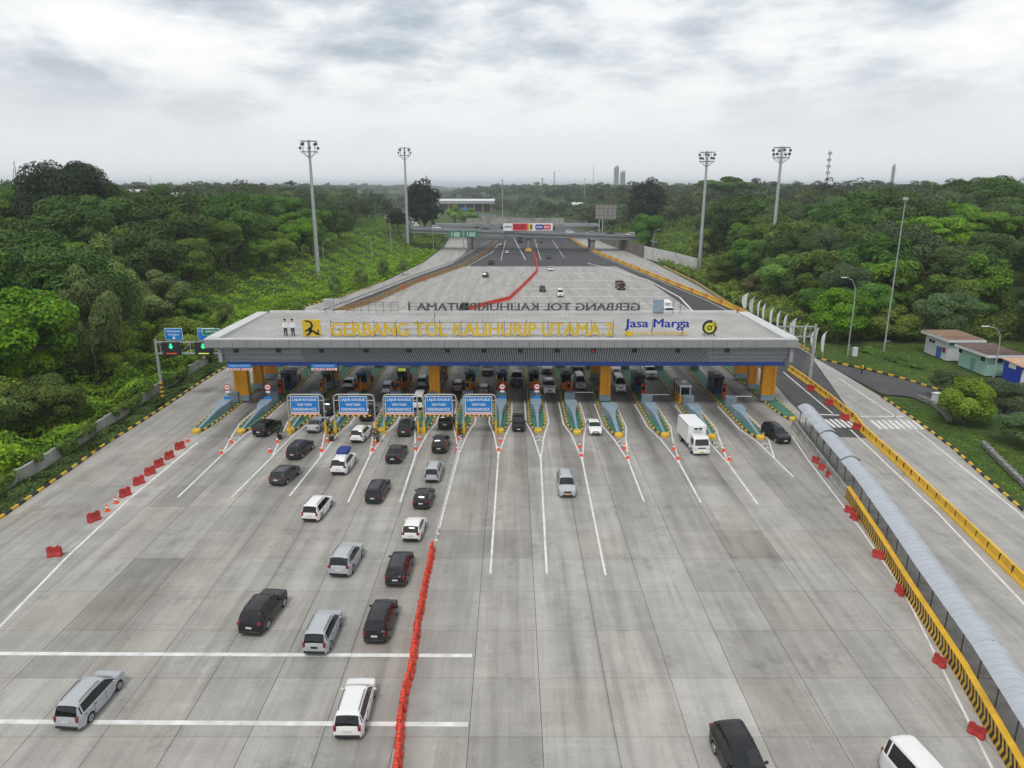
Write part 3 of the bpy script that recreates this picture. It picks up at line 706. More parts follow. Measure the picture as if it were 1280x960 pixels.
def proto_parts():
    d = {}
    b = isl_outline(IW)
    d['base'] = MB().prism(b, 0, .2).mesh('kerb_base', M_blackkerb)
    d['top'] = MB().prism(isl_outline(IW - .14, .3), .2, .235).mesh('painted_top', M_islandgreen)
    mb = MB()                                                     # yellow kerb blocks down both sides
    for s in (-1, 1):
        y = 4.4
        while y < ISL_L - 4.5: mb.box((s * (IW - .02), y, .115), (.2, .62, .26)); y += 1.24
        for (xa, ya, xb, yb) in ((.58, 1.0, .8, 2.0), (.86, 2.7, .96, 3.6)):
            an = math.atan2(xb - xa, yb - ya); mb.box((s * (xa + xb) / 2, (ya + yb) / 2, .115), (.2, .55, .26), -s * an)
    d['blocks'] = mb.mesh('yellow_kerb_blocks', M_yelblock)
    mb = MB(); n = 10; rs = []
    for z, q in ((0, 1), (.3, 1), (.42, .8)): rs.append([(.55 * q * math.cos(6.2832 * k / n), .45 + .6 * q * math.sin(6.2832 * k / n), z) for k in range(n)])
    mb.rings(rs, False, True); d['nose'] = mb.mesh('nose_cap', M_yelblock)
    mb = MB(); rs = []                                            # the pale spine that rises and widens into a plate
    for y, w, z in ((.9, .13, .35), (3.5, .17, .62), (6.0, .24, .95), (7.6, .42, 1.15), (9.0, .78, 1.28), (10.6, .8, 1.34)): rs.append([(-w, y, .2), (w, y, .2), (w, y, z - .06), (w * .9, y, z), (-w * .9, y, z), (-w, y, z - .06)])
    mb.rings(rs, True, True); d['wedge'] = mb.mesh('crash_wedge', M_wedge, )
    mb = MB(); mb.cbox((0, 13.2, .95), (1.5, .9, 1.5), .05); d['block'] = mb.mesh('protection_block', M_greybox)
    mb = MB(); mb.cbox((0, ISL_L - 8.2, .95), (1.45, .9, 1.5), .05); mb.box((0, ISL_L - 7.2, .6), (.9, 1.4, .8)); d['rear'] = mb.mesh('rear_protection_block', M_greybox)
    return d
PP = proto_parts()
for k, tip in enumerate(TIPW):
    t = thing('toll_island', side_lab[k], 'traffic island', (tip.x, tip.y, 0), group='toll islands between the lanes'); ISLANDS.append(t)
    for key, nm in (('base', 'kerb_base'), ('top', 'painted_top'), ('blocks', 'yellow_kerb_blocks'), ('nose', 'nose_cap'), ('wedge', 'crash_wedge'), ('block', 'protection_block'), ('rear', 'rear_protection_block')):
        if k == 14 and key in ('wedge', 'block'): continue
        if k in (10,) and key == 'block': continue
        o = link(nm, PP[key], t)
        if key == 'blocks': o['kind'] = 'stuff'
        if k == 10 and key == 'wedge': o.scale = (1.35, .95, 1.1)

# ---------------------------------------------------------------- booths, machines, booms on the islands
def booth(x, y, label, body, roofm, big=False):
    t = thing('toll_booth', label, 'toll booth', (x, y, .235), group='toll booths on the islands')
    w, l, h = (1.5, 3.0, 2.35)
    mb = MB(); mb.cbox((0, 0, .55), (w, l, 1.1), .05); mb.build('lower_body', body, t)
    for sx in (-1, 1):
        for sy in (-1, 0, 1): MB().box((sx * (w / 2 - .06), sy * (l / 2 - .06), 1.1 + .6), (.12, .12, 1.2)).build('post', roofm if not big else M_boothwhite, t)
    for sx in (-1, 1): MB().box((sx * (w / 2 - .05), 0, 1.68), (.04, l - .2, 1.12)).build('side_window', M_glassdark, t)
    for sy in (-1, 1): MB().box((0, sy * (l / 2 - .05), 1.68), (w - .24, .04, 1.12)).build('end_window', M_glassdark, t)
    mb = MB(); mb.cbox((0, 0, h + .12), (w + .25, l + .4, .26), .06); mb.build('roof', roofm, t)
    MB().cbox((.1, .3, h + .4), (.8, .9, .3), .04).build('air_conditioner', M_boothwhite, t)
    return t
def machine(x, y, label, m, m2):
    t = thing('payment_machine', label, 'machine', (x, y, .235), group='payment machines on the islands')
    MB().cbox((0, 0, .95), (.6, .55, 1.9), .05).build('cabinet', m, t)
    MB().cbox((-.02, -.29, 1.3), (.42, .06, .6), .01).build('screen', M_glassdark, t)
    MB().cbox((0, 0, 1.98), (.72, .7, .14), .03).build('hood', m2, t)
    MB().tube([(.45, .3, 0), (.45, .3, 2.3)], .07, 8).build('guard_post', M_yellow, t)
    return t
def boom(x, y, s, label, lift=0.0):
    t = thing('boom_barrier', label, 'barrier', (x, y, .235), group='boom barriers at the lanes')
    MB().cbox((0, 0, .55), (.42, .5, 1.1), .05).build('housing', M_machred, t)
    mb = MB(); mb.box((s * 1.5, -.31, .92), (3.0, .06, .1))
    mb.build('arm', M_signwhite, t); return t
bl = {1: ('navy toll booth on the second island from left', M_boothnavy, M_boothnavy), 2: ('grey toll booth left of first portal sign top', M_greybox, M_greybox), 3: ('blue roofed toll booth behind the second portal', M_machor, M_boothblue),
      4: ('dark toll booth with green lit top behind third portal', M_machred, M_darkmetal), 5: ('dark toll booth right of the middle left column', M_greybox, M_darkmetal), 6: ('blue roofed toll booth behind the fifth portal', M_machor, M_boothblue),
      7: ('blue roofed toll booth left of the oncoming black pickup', M_machor, M_boothblue), 8: ('dark roofed toll booth right of the oncoming black pickup', M_machor, M_darkmetal), 9: ('dark roofed toll booth on the tenth island', M_machor, M_darkmetal),
      11: ('navy toll booth left of the box truck lane', M_boothnavy, M_boothnavy), 12: ('white toll booth with orange lower body behind the box truck', M_orange, M_boothwhite), 13: ('navy toll booth near the right orange columns', M_boothnavy, M_boothnavy)}
for k, (lab, b, r_) in bl.items():
    p = TIPW[k]
    if k == 12: booth(p.x - .1, p.y + 16.0, lab, b, M_boothwhite, True)
    else: booth(p.x, p.y + 21.0, lab, b, r_)
for k in range(1, 14):
    if k in (10, 12): 
        machine(TIPW[k].x - .2, TIPW[k].y + 20.0, 'red payment machine behind the %s' % ('middle right column' if k == 10 else 'white toll booth'), M_machred, M_darkmetal); continue
    machine(TIPW[k].x + (-.25 if k < 8 else .2), TIPW[k].y + 17.2, '%s payment machine on the %s toll island from left' % ('red' if k % 2 else 'orange', nth(k)), M_machred if k % 2 else M_machor, M_darkmetal)
for k in (1, 3, 4, 5, 9, 11, 13):
    s = 1
    boom(TIPW[k].x + .5, TIPW[k].y + (15.2 if k > 8 else 24.5), s, 'white boom arm on red housing at the %s toll island from left' % nth(k))
# exit sign boards: lit tablet above booth four
t = thing('lane_indicator', 'small lit green lane board above the dark booth', 'sign', (TIPW[4].x + .1, TIPW[4].y + 19.0, .235))
MB().tube([(0, 0, 0), (0, 0, 3.0)], .06, 8).build('post', M_darkmetal, t); MB().cbox((0, -.05, 3.1), (1.1, .15, .4), .02).build('board', mat('lit_lime', (.45, .6, .05), .4, emit=.5), t)
MB().cbox((0, -.05, 2.35), (1.1, .15, .9), .02).build('screen', M_darkback, t)
# round no entry for trucks signs with plates
def round_sign(k, label):
    p = TIPW[k]; t = thing('round_traffic_sign', label, 'traffic sign', (p.x + .15, p.y + 10.9, .235), group='round traffic signs on the islands')
    MB().tube([(0, 0, 0), (0, 0, 3.1)], .045, 8).build('post', M_steel, t)
    disc(MB(), (0, -.05, 2.75), .46, .03, 28).build('sign_face', M_signwhite, t)
    ringplate(MB(), (0, -.082, 2.75), .34, .47, .01).build('red_rim', M_signred, t)
    mb = MB(); mb.box((-.04, -.09, 2.75), (.34, .02, .12)); mb.box((.15, -.09, 2.77), (.1, .02, .16)); mb.build('symbol', M_black, t)
    MB().cbox((0, -.06, 2.06), (.62, .03, .24), .005).build('small_plate', M_signwhite, t)
    MB().cbox((0, -.35, 1.25), (1.0, .04, .5), .005).build('blue_plate', M_signblue, t)
for k, lab in ((0, 'round red rimmed sign on the leftmost island'), (1, 'round red rimmed sign on second island from left'), (7, 'round red rimmed sign right of the fifth portal'), (8, 'round red rimmed sign right of the oncoming black pickup')): round_sign(k, lab)

# ---------------------------------------------------------------- blue portal signs
PORT = [(363,407.5),(420,470),(481,523),(530.5,571),(580,620)]
def portal(i, a, b):
    A = G(a, 543); B = G(b, 543); Y = (A.y + B.y) / 2; w = B.x - A.x
    t = thing('lane_portal', 'blue LAJUR KHUSUS portal sign, %s from left of the five' % nth(i), 'portal sign', ((A.x + B.x) / 2, Y, 0), group='blue portal signs over the lanes')
    H = 5.2; mb = MB(); r = .09
    pts = [(-w/2, 0, 1.6), (-w/2, 0, H - .5), (-w/2 + .14, 0, H - .14), (-w/2 + .5, 0, H), (w/2 - .5, 0, H), (w/2 - .14, 0, H - .14), (w/2, 0, H - .5), (w/2, 0, 1.6)]
    mb.tube(pts, r, 8); mb.tube([(-w/2, 0, H - .75), (w/2, 0, H - .75)], .05, 6); mb.build('frame', M_steel, t, smooth=40)
    for s in (-1, 1): MB().cyl((s * w / 2, 0, 0), .15, 1.75, 10).build('yellow_post_sleeve', M_yellow, t)
    sw = min(3.5, w - .7); sx = -.1; z0, z1 = 2.95, 5.0
    MB().cbox((sx, -.13, (z0 + z1) / 2), (sw, .06, z1 - z0), .01).build('sign_panel', M_signwhite, t)
    MB().box((sx, -.163, (z0 + z1) / 2), (sw - .12, .02, z1 - z0 - .12)).build('blue_face', M_signblue, t)
    letters('LAJUR KHUSUS', sw * .84, .42, .012, M_signwhite, t, name='line_of_text', x0=sx - sw * .42, y=-.174, z0=4.33, split=False, bold=.02)
    letters('NON TUNAI', sw * .5, .32, .012, M_signwhite, t, name='line_of_text', x0=sx - sw * .25, y=-.174, z0=3.8, split=False, bold=.02)
    letters('KENDARAAN KECIL', sw * .84, .36, .012, M_signwhite, t, name='line_of_text', x0=sx - sw * .42, y=-.174, z0=3.18, split=False, bold=.02)
    MB().cbox((sx, -.13, 2.78), (sw, .05, .3), .005).build('pink_plate', mat('pale_pink', (.7, .45, .42), .5), t)
    mb = MB(); n = 14
    for k in range(0, n, 2): mb.box((-w/2 + .1 + (k + .5) * (w - .2) / n, -.1, 2.5), ((w - .2) / n - .004, .13, .16))
    mb.build('height_bar_yellow', M_yellow, t); mb = MB()
    for k in range(1, n, 2): mb.box((-w/2 + .1 + (k + .5) * (w - .2) / n, -.1, 2.5), ((w - .2) / n - .004, .13, .16))
    mb.build('height_bar_black', M_black, t)
    for x in (-w * .35, w * .35): MB().tube([(x, -.08, 2.5), (x, 0, H)], .02, 5).build('hanger', M_steel, t)
for i, (a, b) in enumerate(PORT): portal(i, a, b)
# two hanging boards at the left end of the canopy
def hanging(a, b, label):
    A = AT(a, 458, 93.6); B = AT(b, 458, 93.6); w = B.x - A.x; t = thing('hanging_lane_board', label, 'sign', ((A.x + B.x) / 2, 93.6, 0))
    MB().cbox((0, 0, 6.45), (w, .08, .55), .01).build('blue_face', M_signblue, t)
    letters('LAJUR KHUSUS', w * .8, .22, .01, M_signwhite, t, name='line_of_text', x0=-w * .4, y=-.045, z0=6.36, split=False)
    MB().cbox((0, .01, 6.0), (w, .08, .32), .01).build('striped_plate', M_signwhite, t)
    mb = MB(); n = 9
    for k in range(n):
        x = -w/2 + (k + .2) * w / n; s = .25 if k < n / 2 else -.25
        xs = [x, x + .17, x + .17 + s, x + s]
        xs = [max(-w/2, min(w/2, q)) for q in xs]
        mb.vprism([(xs[0], 5.86), (xs[1], 5.86), (xs[2], 6.14), (xs[3], 6.14)], -.055, -.04)
    mb.build('red_stripes', M_signred, t)
hanging(284, 315, 'left blue board with red stripes hanging below the canopy'); hanging(389, 421, 'right blue board with red stripes hanging below the canopy')

# ---------------------------------------------------------------- cones
def make_cone():
    t = thing('traffic_cone', 'cone', 'traffic cone', group='traffic cones')
    MB().cbox((0, 0, .03), (.48, .48, .06), .02).build('foot', M_conered, t)
    MB().cyl((0, 0, .06), .18, .74, 14, .045).build('cone_body', M_conered, t, smooth=40)
    MB().cyl((0, 0, .38), .127, .18, 14, .09).build('reflective_band', M_coneband, t, smooth=40)
    return t
cone0 = make_cone(); cone_used = [0]
def cone(px, py, label):
    p = G(px, py)
    if not cone_used[0]: cone_used[0] = 1; cone0.location = p; cone0['label'] = label; cone0.scale = (1, 1, .95)
    else: copy_tree(cone0, label=label, loc=p)
CONES = [((276.5,567),(288.5,553),'before the second toll island'),((337.5,565),(347,553),'before the third toll island'),((401.5,564),(409.5,552),'before the fourth toll island'),((465.5,563),(469.5,554),'before the fifth toll island'),
         ((519.5,562),(524.5,550),'before the sixth toll island'),((571.5,563),(574,550),'before the seventh toll island'),((623.5,563),(625.5,552),'before the eighth toll island'),((726.5,570),(724.5,559),'before the tenth toll island'),
         ((784.5,573),(780,561),'before the eleventh toll island'),((847.5,574),(842,562),'before the twelfth toll island'),((911.5,575),(904.5,564),'before the thirteenth toll island')]
for a, b, w in CONES: cone(*a, 'nearer of the two orange cones ' + w); cone(*b, 'farther of the two orange cones ' + w)
for px, py, l in ((134.5,639,'left orange cone in the left red barrier row'),(145.5,629,'right orange cone in the left red barrier row'),(234.5,552,'lone orange cone at far end of left red barrier row')): cone(px, py, l)
# potted plants by the portals
def potted(px, py, label, seed):
    rr = random.Random(seed); t = thing('potted_plant', label, 'plant', G(px, py), group='potted plants by the portals')
    MB().cyl((0, 0, 0), .26, .5, 12, .34).build('pot', M_blackkerb, t, smooth=40); mb = MB()
    for i in range(70):
        a = rr.uniform(0, 6.28); h = rr.uniform(.5, 1.7); r = rr.uniform(.1, .5) * (1.2 - h / 2.6); c = Vector((r * math.cos(a), r * math.sin(a), h)); d = Vector((math.cos(a), math.sin(a), rr.uniform(.1, .9))).normalized() * .3; s = d.cross(Vector((0, 0, 1))).normalized() * .1
        mb.add([c - d * .4, c + s, c + d, c - s], [(0, 1, 2, 3)])
    mb.build('leaves', M_plastbag, t)
for i, (x, y, l) in enumerate(((350,549,'dark potted plant right behind the black car at first portal'),(414.5,551,'dark potted plant between first and second portals'),(470.5,553,'dark potted plant between second and third portals'),(575,547,'dark potted plant between fourth and fifth portals'))): potted(x, y, l, i)
# ---------------------------------------------------------------- vehicles: a lofted shell cut into body and glass
def arch(y, yc, r):
    d = abs(y - yc); return math.sqrt(max(0, r * r - d * d)) if d < r else 0
def make_car(kind):
    """returns list of (name, mesh, material key, parent index or None, location); +y is forward"""
    S = {
     'mpv':   dict(L=4.4, W=1.72, belt=.98, wb=2.68, wr=.31, top=[(-2.2,.55),(-2.19,.72),(-2.15,.95),(-2.12,1.02),(-2.0,1.42),(-1.9,1.58),(-1.7,1.66),(-.6,1.7),(.2,1.67),(.5,1.61),(1.2,1.12),(1.35,1.06),(1.9,.96),(2.1,.84),(2.18,.66),(2.2,.5)], rw=(-2.12,-1.9), ws=(.5,1.2), pil=[-1.75,-.85,.15], hood=1.2),
     'suv':   dict(L=4.55, W=1.84, belt=1.05, wb=2.65, wr=.36, top=[(-2.27,.6),(-2.25,.8),(-2.2,1.02),(-2.15,1.1),(-1.95,1.5),(-1.82,1.64),(-1.6,1.7),(-.6,1.74),(.1,1.71),(.38,1.64),(1.02,1.2),(1.15,1.14),(1.9,1.06),(2.14,.94),(2.24,.74),(2.27,.55)], rw=(-2.15,-1.82), ws=(.38,1.02), pil=[-1.55,-.7,.15], hood=1.02),
     'hatch': dict(L=3.75, W=1.66, belt=.93, wb=2.45, wr=.29, top=[(-1.87,.5),(-1.86,.7),(-1.82,.9),(-1.78,.98),(-1.56,1.36),(-1.42,1.46),(-1.2,1.5),(-.4,1.53),(.1,1.5),(.35,1.44),(1.0,1.03),(1.12,.98),(1.55,.9),(1.76,.78),(1.85,.62),(1.87,.48)], rw=(-1.78,-1.42), ws=(.35,1.0), pil=[-1.15,-.45,.3], hood=1.0),
     'sedan': dict(L=4.5, W=1.75, belt=.92, wb=2.62, wr=.31, top=[(-2.25,.5),(-2.24,.7),(-2.2,.92),(-2.1,.99),(-1.65,1.02),(-1.55,1.05),(-.95,1.38),(-.7,1.44),(-.1,1.47),(.3,1.44),(.5,1.38),(1.2,1.0),(1.35,.95),(1.9,.86),(2.12,.76),(2.22,.62),(2.25,.45)], rw=(-1.55,-.95), ws=(.5,1.2), pil=[-.75,-.1,.35], hood=1.2),
     'van':   dict(L=4.85, W=1.75, belt=1.15, wb=2.75, wr=.33, top=[(-2.42,.5),(-2.41,.8),(-2.38,1.1),(-2.35,1.2),(-2.28,1.75),(-2.2,1.95),(-2.0,2.03),(-.6,2.07),(1.0,2.05),(1.3,1.98),(1.95,1.28),(2.05,1.2),(2.3,1.05),(2.38,.85),(2.41,.65),(2.42,.5)], rw=(-2.35,-2.2), ws=(1.3,1.95), pil=[-1.9,-.9,.1,1.0], hood=1.95),
     'pickup':dict(L=5.2, W=1.82, belt=1.12, wb=3.0, wr=.38, top=[(-2.6,.65),(-2.58,.9),(-2.55,1.1),(-2.5,1.14),(-.75,1.14),(-.68,1.2),(-.5,1.68),(-.35,1.76),(.3,1.79),(.75,1.76),(.95,1.7),(1.5,1.24),(1.62,1.18),(2.3,1.1),(2.5,.98),(2.58,.78),(2.6,.6)], rw=(-.68,-.5), ws=(.95,1.5), pil=[-.3,.3,.8], hood=1.5),
    }[kind]
    L_, W, B, wb, wr, top = S['L'], S['W'], S['belt'], S['wb'], S['wr'], S['top']
    yf, yr = wb / 2 + .08, -wb / 2 + .08
    ys = set(round(y, 3) for y, _ in top)
    for yc in (yf, yr):
        for d in (-1.2, -1.0, -.9, -.6, -.3, 0, .3, .6, .9, 1.0, 1.2): ys.add(round(yc + d * wr, 3))
    for p in S['pil']: ys.add(round(p - .05, 3)); ys.add(round(p + .05, 3))
    ys = sorted(y for y in ys if -L_/2 - .001 <= y <= L_/2 + .001)
    keep = [ys[0]]
    for y in ys[1:]:
        if y - keep[-1] > .008: keep.append(y)
    ys = keep
    ty = [a for a, b in top]; tz_ = [b for a, b in top]
    def Hh(y): return float(np.interp(y, ty, tz_))
    def sec(y):
        H = Hh(y); e = min(1, (L_/2 - abs(y)) / .45); hw = W / 2 * (1 - .16 * (1 - e) ** 2 - (.03 if y > 0 else .01) * abs(y) / (L_/2))
        zs = .24 + (.06 if abs(y) > L_/2 - .3 else 0)
        a = max(arch(y, yf, wr + .07), arch(y, yr, wr + .07)); zb = max(zs, wr + a - .02 if a > 0 else zs)
        b = min(B, H - .02); u = max(0.0, H - B); zb = min(zb, b - .08)
        tum = .30
        def wd(z): return hw - .035 - max(0, z - b) * tum
        z5 = b + min(.04, u * .3 + .004); z6 = max(z5 + .004, H - .13 if u > .3 else b + u * .55); z7 = max(z6 + .003, H - .045 if u > .1 else H - .01)
        wt = wd(z7)
        zm = zb + (b - zb) * .5
        return [(hw - .16, zb), (hw - .015, zb), (hw, zm), (hw - .004, zb + (b - zb) * .8), (hw - .03, b), (wd(z5) - .01, z5), (wd(z6), z6), (wt - .03, z7), (wt * .72, max(H, z7 + .004)), (0, max(H, z7 + .004) + .02)]
    secs = [sec(y) for y in ys]; nk = len(secs[0])
    bk = {}
    def cell(i, k):
        ym = (ys[i] + ys[i + 1]) / 2
        if k in (7, 8) and S['rw'][0] <= ym <= S['rw'][1]: return 'rear_window'
        if k in (7, 8) and S['ws'][0] <= ym <= S['ws'][1]: return 'windscreen'
        if k == 5:
            pil = S['pil']; lo = S['rw'][1] + .02 if kind not in ('sedan',) else S['rw'][0] + .25; hi = S['ws'][1] - .18
            if lo < ym < hi and not any(abs(ym - p) < .05 for p in pil):
                return 'side_window%d' % sum(ym > p for p in pil)
            if lo < ym < hi and ym > pil[0] + .1: return 'side_pillar%d' % sum(ym > p - .06 for p in pil)
        return 'body'
    for i in range(len(ys) - 1):
        for k in range(nk - 1):
            nm = cell(i, k)
            for s in (-1, 1):
                key = nm if not nm.startswith('side') else nm + ('l' if s < 0 else 'r')
                mb = bk.setdefault(key, MB())
                q = [(s * secs[i][k][0], ys[i], secs[i][k][1]), (s * secs[i + 1][k][0], ys[i + 1], secs[i + 1][k][1]), (s * secs[i + 1][k + 1][0], ys[i + 1], secs[i + 1][k + 1][1]), (s * secs[i][k + 1][0], ys[i], secs[i][k + 1][1])]
                mb.add(q if s > 0 else q[::-1], [(0, 1, 2, 3)])
    for i in (0, len(ys) - 1):                                   # bumper ends
        pts = [(x, ys[i], z) for x, z in secs[i]] + [(-x, ys[i], z) for x, z in secs[i][::-1][1:]]
        bk['body'].add(pts, [tuple(range(len(pts)))])
    parts = []
    def put(nm, mb, mk, par=None, smooth=35, weld=False, loc=(0, 0, 0)):
        me = bpy.data.meshes.new(nm); me.from_pydata(mb.v, [], mb.f)
        bm = bmesh.new(); bm.from_mesh(me)
        bmesh.ops.remove_doubles(bm, verts=bm.verts, dist=.0015); bmesh.ops.recalc_face_normals(bm, faces=bm.faces)
        bm.to_mesh(me); bm.free()
        me.polygons.foreach_set('use_smooth', [True] * len(me.polygons)); me.set_sharp_from_angle(angle=R(smooth))
        me.materials.append(M_trim); parts.append((nm, me, mk, par, loc)); return len(parts) - 1
    put('body', bk['body'], 'paint', smooth=32)
    for nm in sorted(bk):
        if nm == 'body': continue
        put('door_pillar' if 'pillar' in nm else 'side_window' if nm.startswith('side') else nm, bk[nm], 'trim' if 'pillar' in nm else 'glass')
    mb = MB(); mb.box((0, 0, .3), (W - .32, L_ - .3, .12)); put('underbody', mb, 'trim')
    # wheels
    n = 18
    tyre = MB(); rs = []
    for x, r in ((-.1, wr * .7), (-.11, wr * .95), (-.07, wr), (.07, wr), (.11, wr * .95), (.1, wr * .7)): rs.append([(x, r * math.cos(6.2832 * k / n), r * math.sin(6.2832 * k / n)) for k in range(n)])
    tyre.rings(rs, True, True)
    rim = MB(); rim.rings([[(x, r * math.cos(6.2832 * k / n), r * math.sin(6.2832 * k / n)) for k in range(n)] for x, r in ((0, wr * .68), (.02, wr * .66), (.008, wr * .3), (.02, wr * .15))], True, True)
    for yc in (yf, yr):
        for s in (-1, 1):
            w_ = put('wheel', tyre, 'tyre', loc=(s * (W / 2 - .12), yc, wr)); m2 = MB().add([(s * x, y, z) for x, y, z in rim.v], rim.f); put('rim', m2, 'rim', par=w_, loc=(s * .1, 0, 0))
    # lamps, plates, mirrors, trim
    tall = kind in ('mpv', 'van')
    hwf = secs[-2][4][0]; 
    for s in (-1, 1):
        yF = L_/2 - .2; zl = Hh(yF) - .1
        mb = MB(); x0 = s * (W / 2 - .33)
        mb.add([(x0 - s * .16, L_/2 - .06, zl - .12), (x0 + s * .21, L_/2 - .26, zl - .09), (x0 + s * .22, L_/2 - .42, zl + .02), (x0 + s * .19, L_/2 - .34, zl + .08), (x0 - s * .15, L_/2 - .13, zl + .03),
                (x0 - s * .16, L_/2 - .4, zl - .12), (x0 + s * .2, L_/2 - .5, zl - .09), (x0 + s * .19, L_/2 - .55, zl + .05), (x0 - s * .15, L_/2 - .45, zl + .03)], [(0,1,2,3,4),(5,6,1,0),(6,7,2,1),(7,3,2),(7,8,4,3),(8,5,0,4),(5,8,7,6)])
        put('headlight', mb, 'lens')
        zt = B - .02 if kind != 'sedan' else .84
        mb = MB(); hgt = .34 if tall else .2
        mb.cbox((s * (W / 2 - .2), -L_/2 + .1, zt - (.06 if tall else 0)), (.24 if not tall else .17, .2, hgt), .03); put('tail_light', mb, 'tail')
        mb = MB(); ym = S['ws'][1] - .25; mb.cbox((s * (W / 2 + .08), ym, B + .06), (.2, .12, .15), .04); mb.box((s * (W / 2 - .02), ym + .02, B + .02), (.1, .06, .06)); put('mirror', mb, 'paint')
        for yy in (S['pil'][-2] + .12, S['pil'][-2] - .75):
            put('door_handle', MB().box((s * (W / 2 - .005), yy, B - .12), (.03, .16, .035)), 'trim2')
        if kind in ('mpv', 'suv'): put('roof_rail', MB().tube([(s * (W / 2 - .3), -1.6, 1.665 if kind == 'mpv' else 1.7), (s * (W / 2 - .29), -1.4, 1.735 if kind == 'mpv' else 1.77), (s * (W / 2 - .29), -.1, 1.74 if kind == 'mpv' else 1.775), (s * (W / 2 - .3), .12, 1.69 if kind == 'mpv' else 1.71)], .022, 6), 'trim')
        for yy in S['pil'][-2:]:
            put('door_seam', MB().box((s * (W / 2 - .002), yy, .68), (.012, .014, .62)), 'trim')
    put('grille', MB().cbox((0, L_/2 - .05, Hh(L_/2 - .1) - .14), (W * .42, .14, .15), .02), 'trim')
    put('lower_grille', MB().cbox((0, L_/2 - .02, .4), (W * .6, .08, .14), .02), 'trim')
    put('front_plate', MB().box((0, L_/2 + .03, .5), (.42, .02, .13)), 'plate'); put('rear_plate', MB().box((0, -L_/2 - .012, .74 if kind != 'sedan' else .66), (.42, .03, .13)), 'plate')
    put('rear_bumper_trim', MB().cbox((0, -L_/2 + .03, .4), (W * .8, .14, .16), .03), 'trim')
    if kind in ('mpv', 'suv', 'hatch', 'van'): put('rear_wiper', MB().box((.1, S['rw'][0] - .02, B + .12), (.42, .02, .02)), 'trim')
    if kind == 'pickup': put('cargo_bed', MB().box((0, -1.65, 1.165), (W * .76, 1.6, .05)), 'trim')
    return parts
CARS = {}
MK = dict(glass=M_glassdark, trim=M_trim, trim2=M_trim, tyre=M_tyre, rim=M_rim, lens=M_lens, tail=M_tail)
VEH = 'vehicles at the toll plaza'
def car(kind, px, py, colour, label, rz=0.0, cat='car', plate=None, loc=None, sc=1.0, name=None):
    if kind not in CARS: CARS[kind] = make_car(kind)
    p = G(px, py) if loc is None else Vector(loc)
    nm = name or {'mpv': 'minivan', 'suv': 'sport_utility_vehicle', 'hatch': 'hatchback', 'sedan': 'sedan', 'van': 'minibus', 'pickup': 'pickup_truck'}[kind]
    q = random.Random(label); t = thing(nm, label, cat, p, R(rz), VEH); t.scale = (sc * q.uniform(.98, 1.04), sc * q.uniform(.95, 1.05), sc * q.uniform(.93, 1.04)); made = []
    for pn, me, mk, par, lc in CARS[kind]:
        o = bpy.data.objects.new(pn, me); COL.objects.link(o); o.parent = t if par is None else made[par]; o.location = lc
        o.material_slots[0].link = 'OBJECT'
        o.material_slots[0].material = P[colour] if mk == 'paint' else (plate or M_plate) if mk == 'plate' else MK[mk]
        made.append(o)
    return t
A = 0.0; T = 180.0
# queue driving away from the camera
car('mpv', 116, 882, 'silver', 'silver minivan alone at the lower left of the plaza', -4)
car('mpv', 445, 892, 'white', 'white minivan nearest the camera, left of the orange barriers', 0)
car('suv', 331, 772, 'black', 'black car with dark roof rails behind the upper white line, leftmost of its row', -6)
car('mpv', 405, 797, 'silver', 'silver minivan standing on the upper transverse white line', -2, plate=M_platek)
car('mpv', 477, 783, 'black', 'black minivan beside the middle of the orange barriers', -2)
car('mpv', 500, 717, 'dark', 'dark grey minivan beside the far end of the orange barriers', -1)
car('suv', 434, 706, 'silver', 'silver car with roof rails in the middle of the queue', -5)
car('hatch', 518, 667, 'white', 'small white hatchback beside the white delineator posts', -3)
car('mpv', 398, 641, 'white', 'white minivan left in the queue, below the car with blue roof load', -6)
car('hatch', 530, 628, 'black', 'small black hatchback directly behind a silver minivan', -3)
car('mpv', 473, 619, 'dark', 'dark minivan in the middle of the queue with red tail lights', -4)
car('mpv', 543, 595, 'silver', 'silver minivan next to the white delineator posts', -2, sc=.94)
car('hatch', 357, 599, 'grey', 'dark grey hatchback at the left of the queue', -10, sc=1.08)
roofload = car('suv', 430, 585, 'white', 'white car carrying a blue covered load on its roof', -3)
def load():
    mb = MB(); mb.rings([[(x * a, y * b + .1, z) for x, y in ((-.55, -.8), (0, -.9), (.55, -.8), (.66, 0), (.55, .75), (0, .85), (-.55, .75), (-.66, 0))] for z, a, b in ((1.77, 1, 1), (1.95, 1.08, 1.05), (2.12, .95, .95), (2.2, .7, .75))], True, True)
    o = mb.build('roof_load', mat('blue_tarpaulin', (.018, .035, .2), .6, var=.2, scale=5, bump=.5), None, smooth=60); o.location = roofload.location + Vector((0, .3, 0)); o.scale = roofload.scale; o.rotation_euler = roofload.rotation_euler
    tag(o, 'blue tarpaulin bundle tied on the roof of the white car', 'cargo')
load()
car('sedan', 496, 572, 'black', 'black sedan between the lane lines of the third portal', -4)
car('suv', 551, 560, 'black', 'black car behind the fourth portal sign lane', -1, sc=.96)
car('mpv', 376, 567, 'dark', 'dark grey minivan left, just before the first portal', -8)
car('suv', 452, 547, 'white', 'white car passing just before the second portal', -6, sc=.94)
car('mpv', 508, 540, 'dark', 'dark minivan just before the third portal', -2, sc=.97)
car('suv', 335, 540, 'black', 'black car left of the first portal', -12)
car('sedan', 398, 535, 'silver', 'silver sedan under the first portal', -6)
car('suv', 461, 521, 'black', 'black car partly hidden behind the second portal sign', 0)
car('suv', 558, 531, 'black', 'black car under the fourth portal sign', 0)
car('suv', 412, 514, 'dark', 'dark car between the first and second portals near the booths', 0)
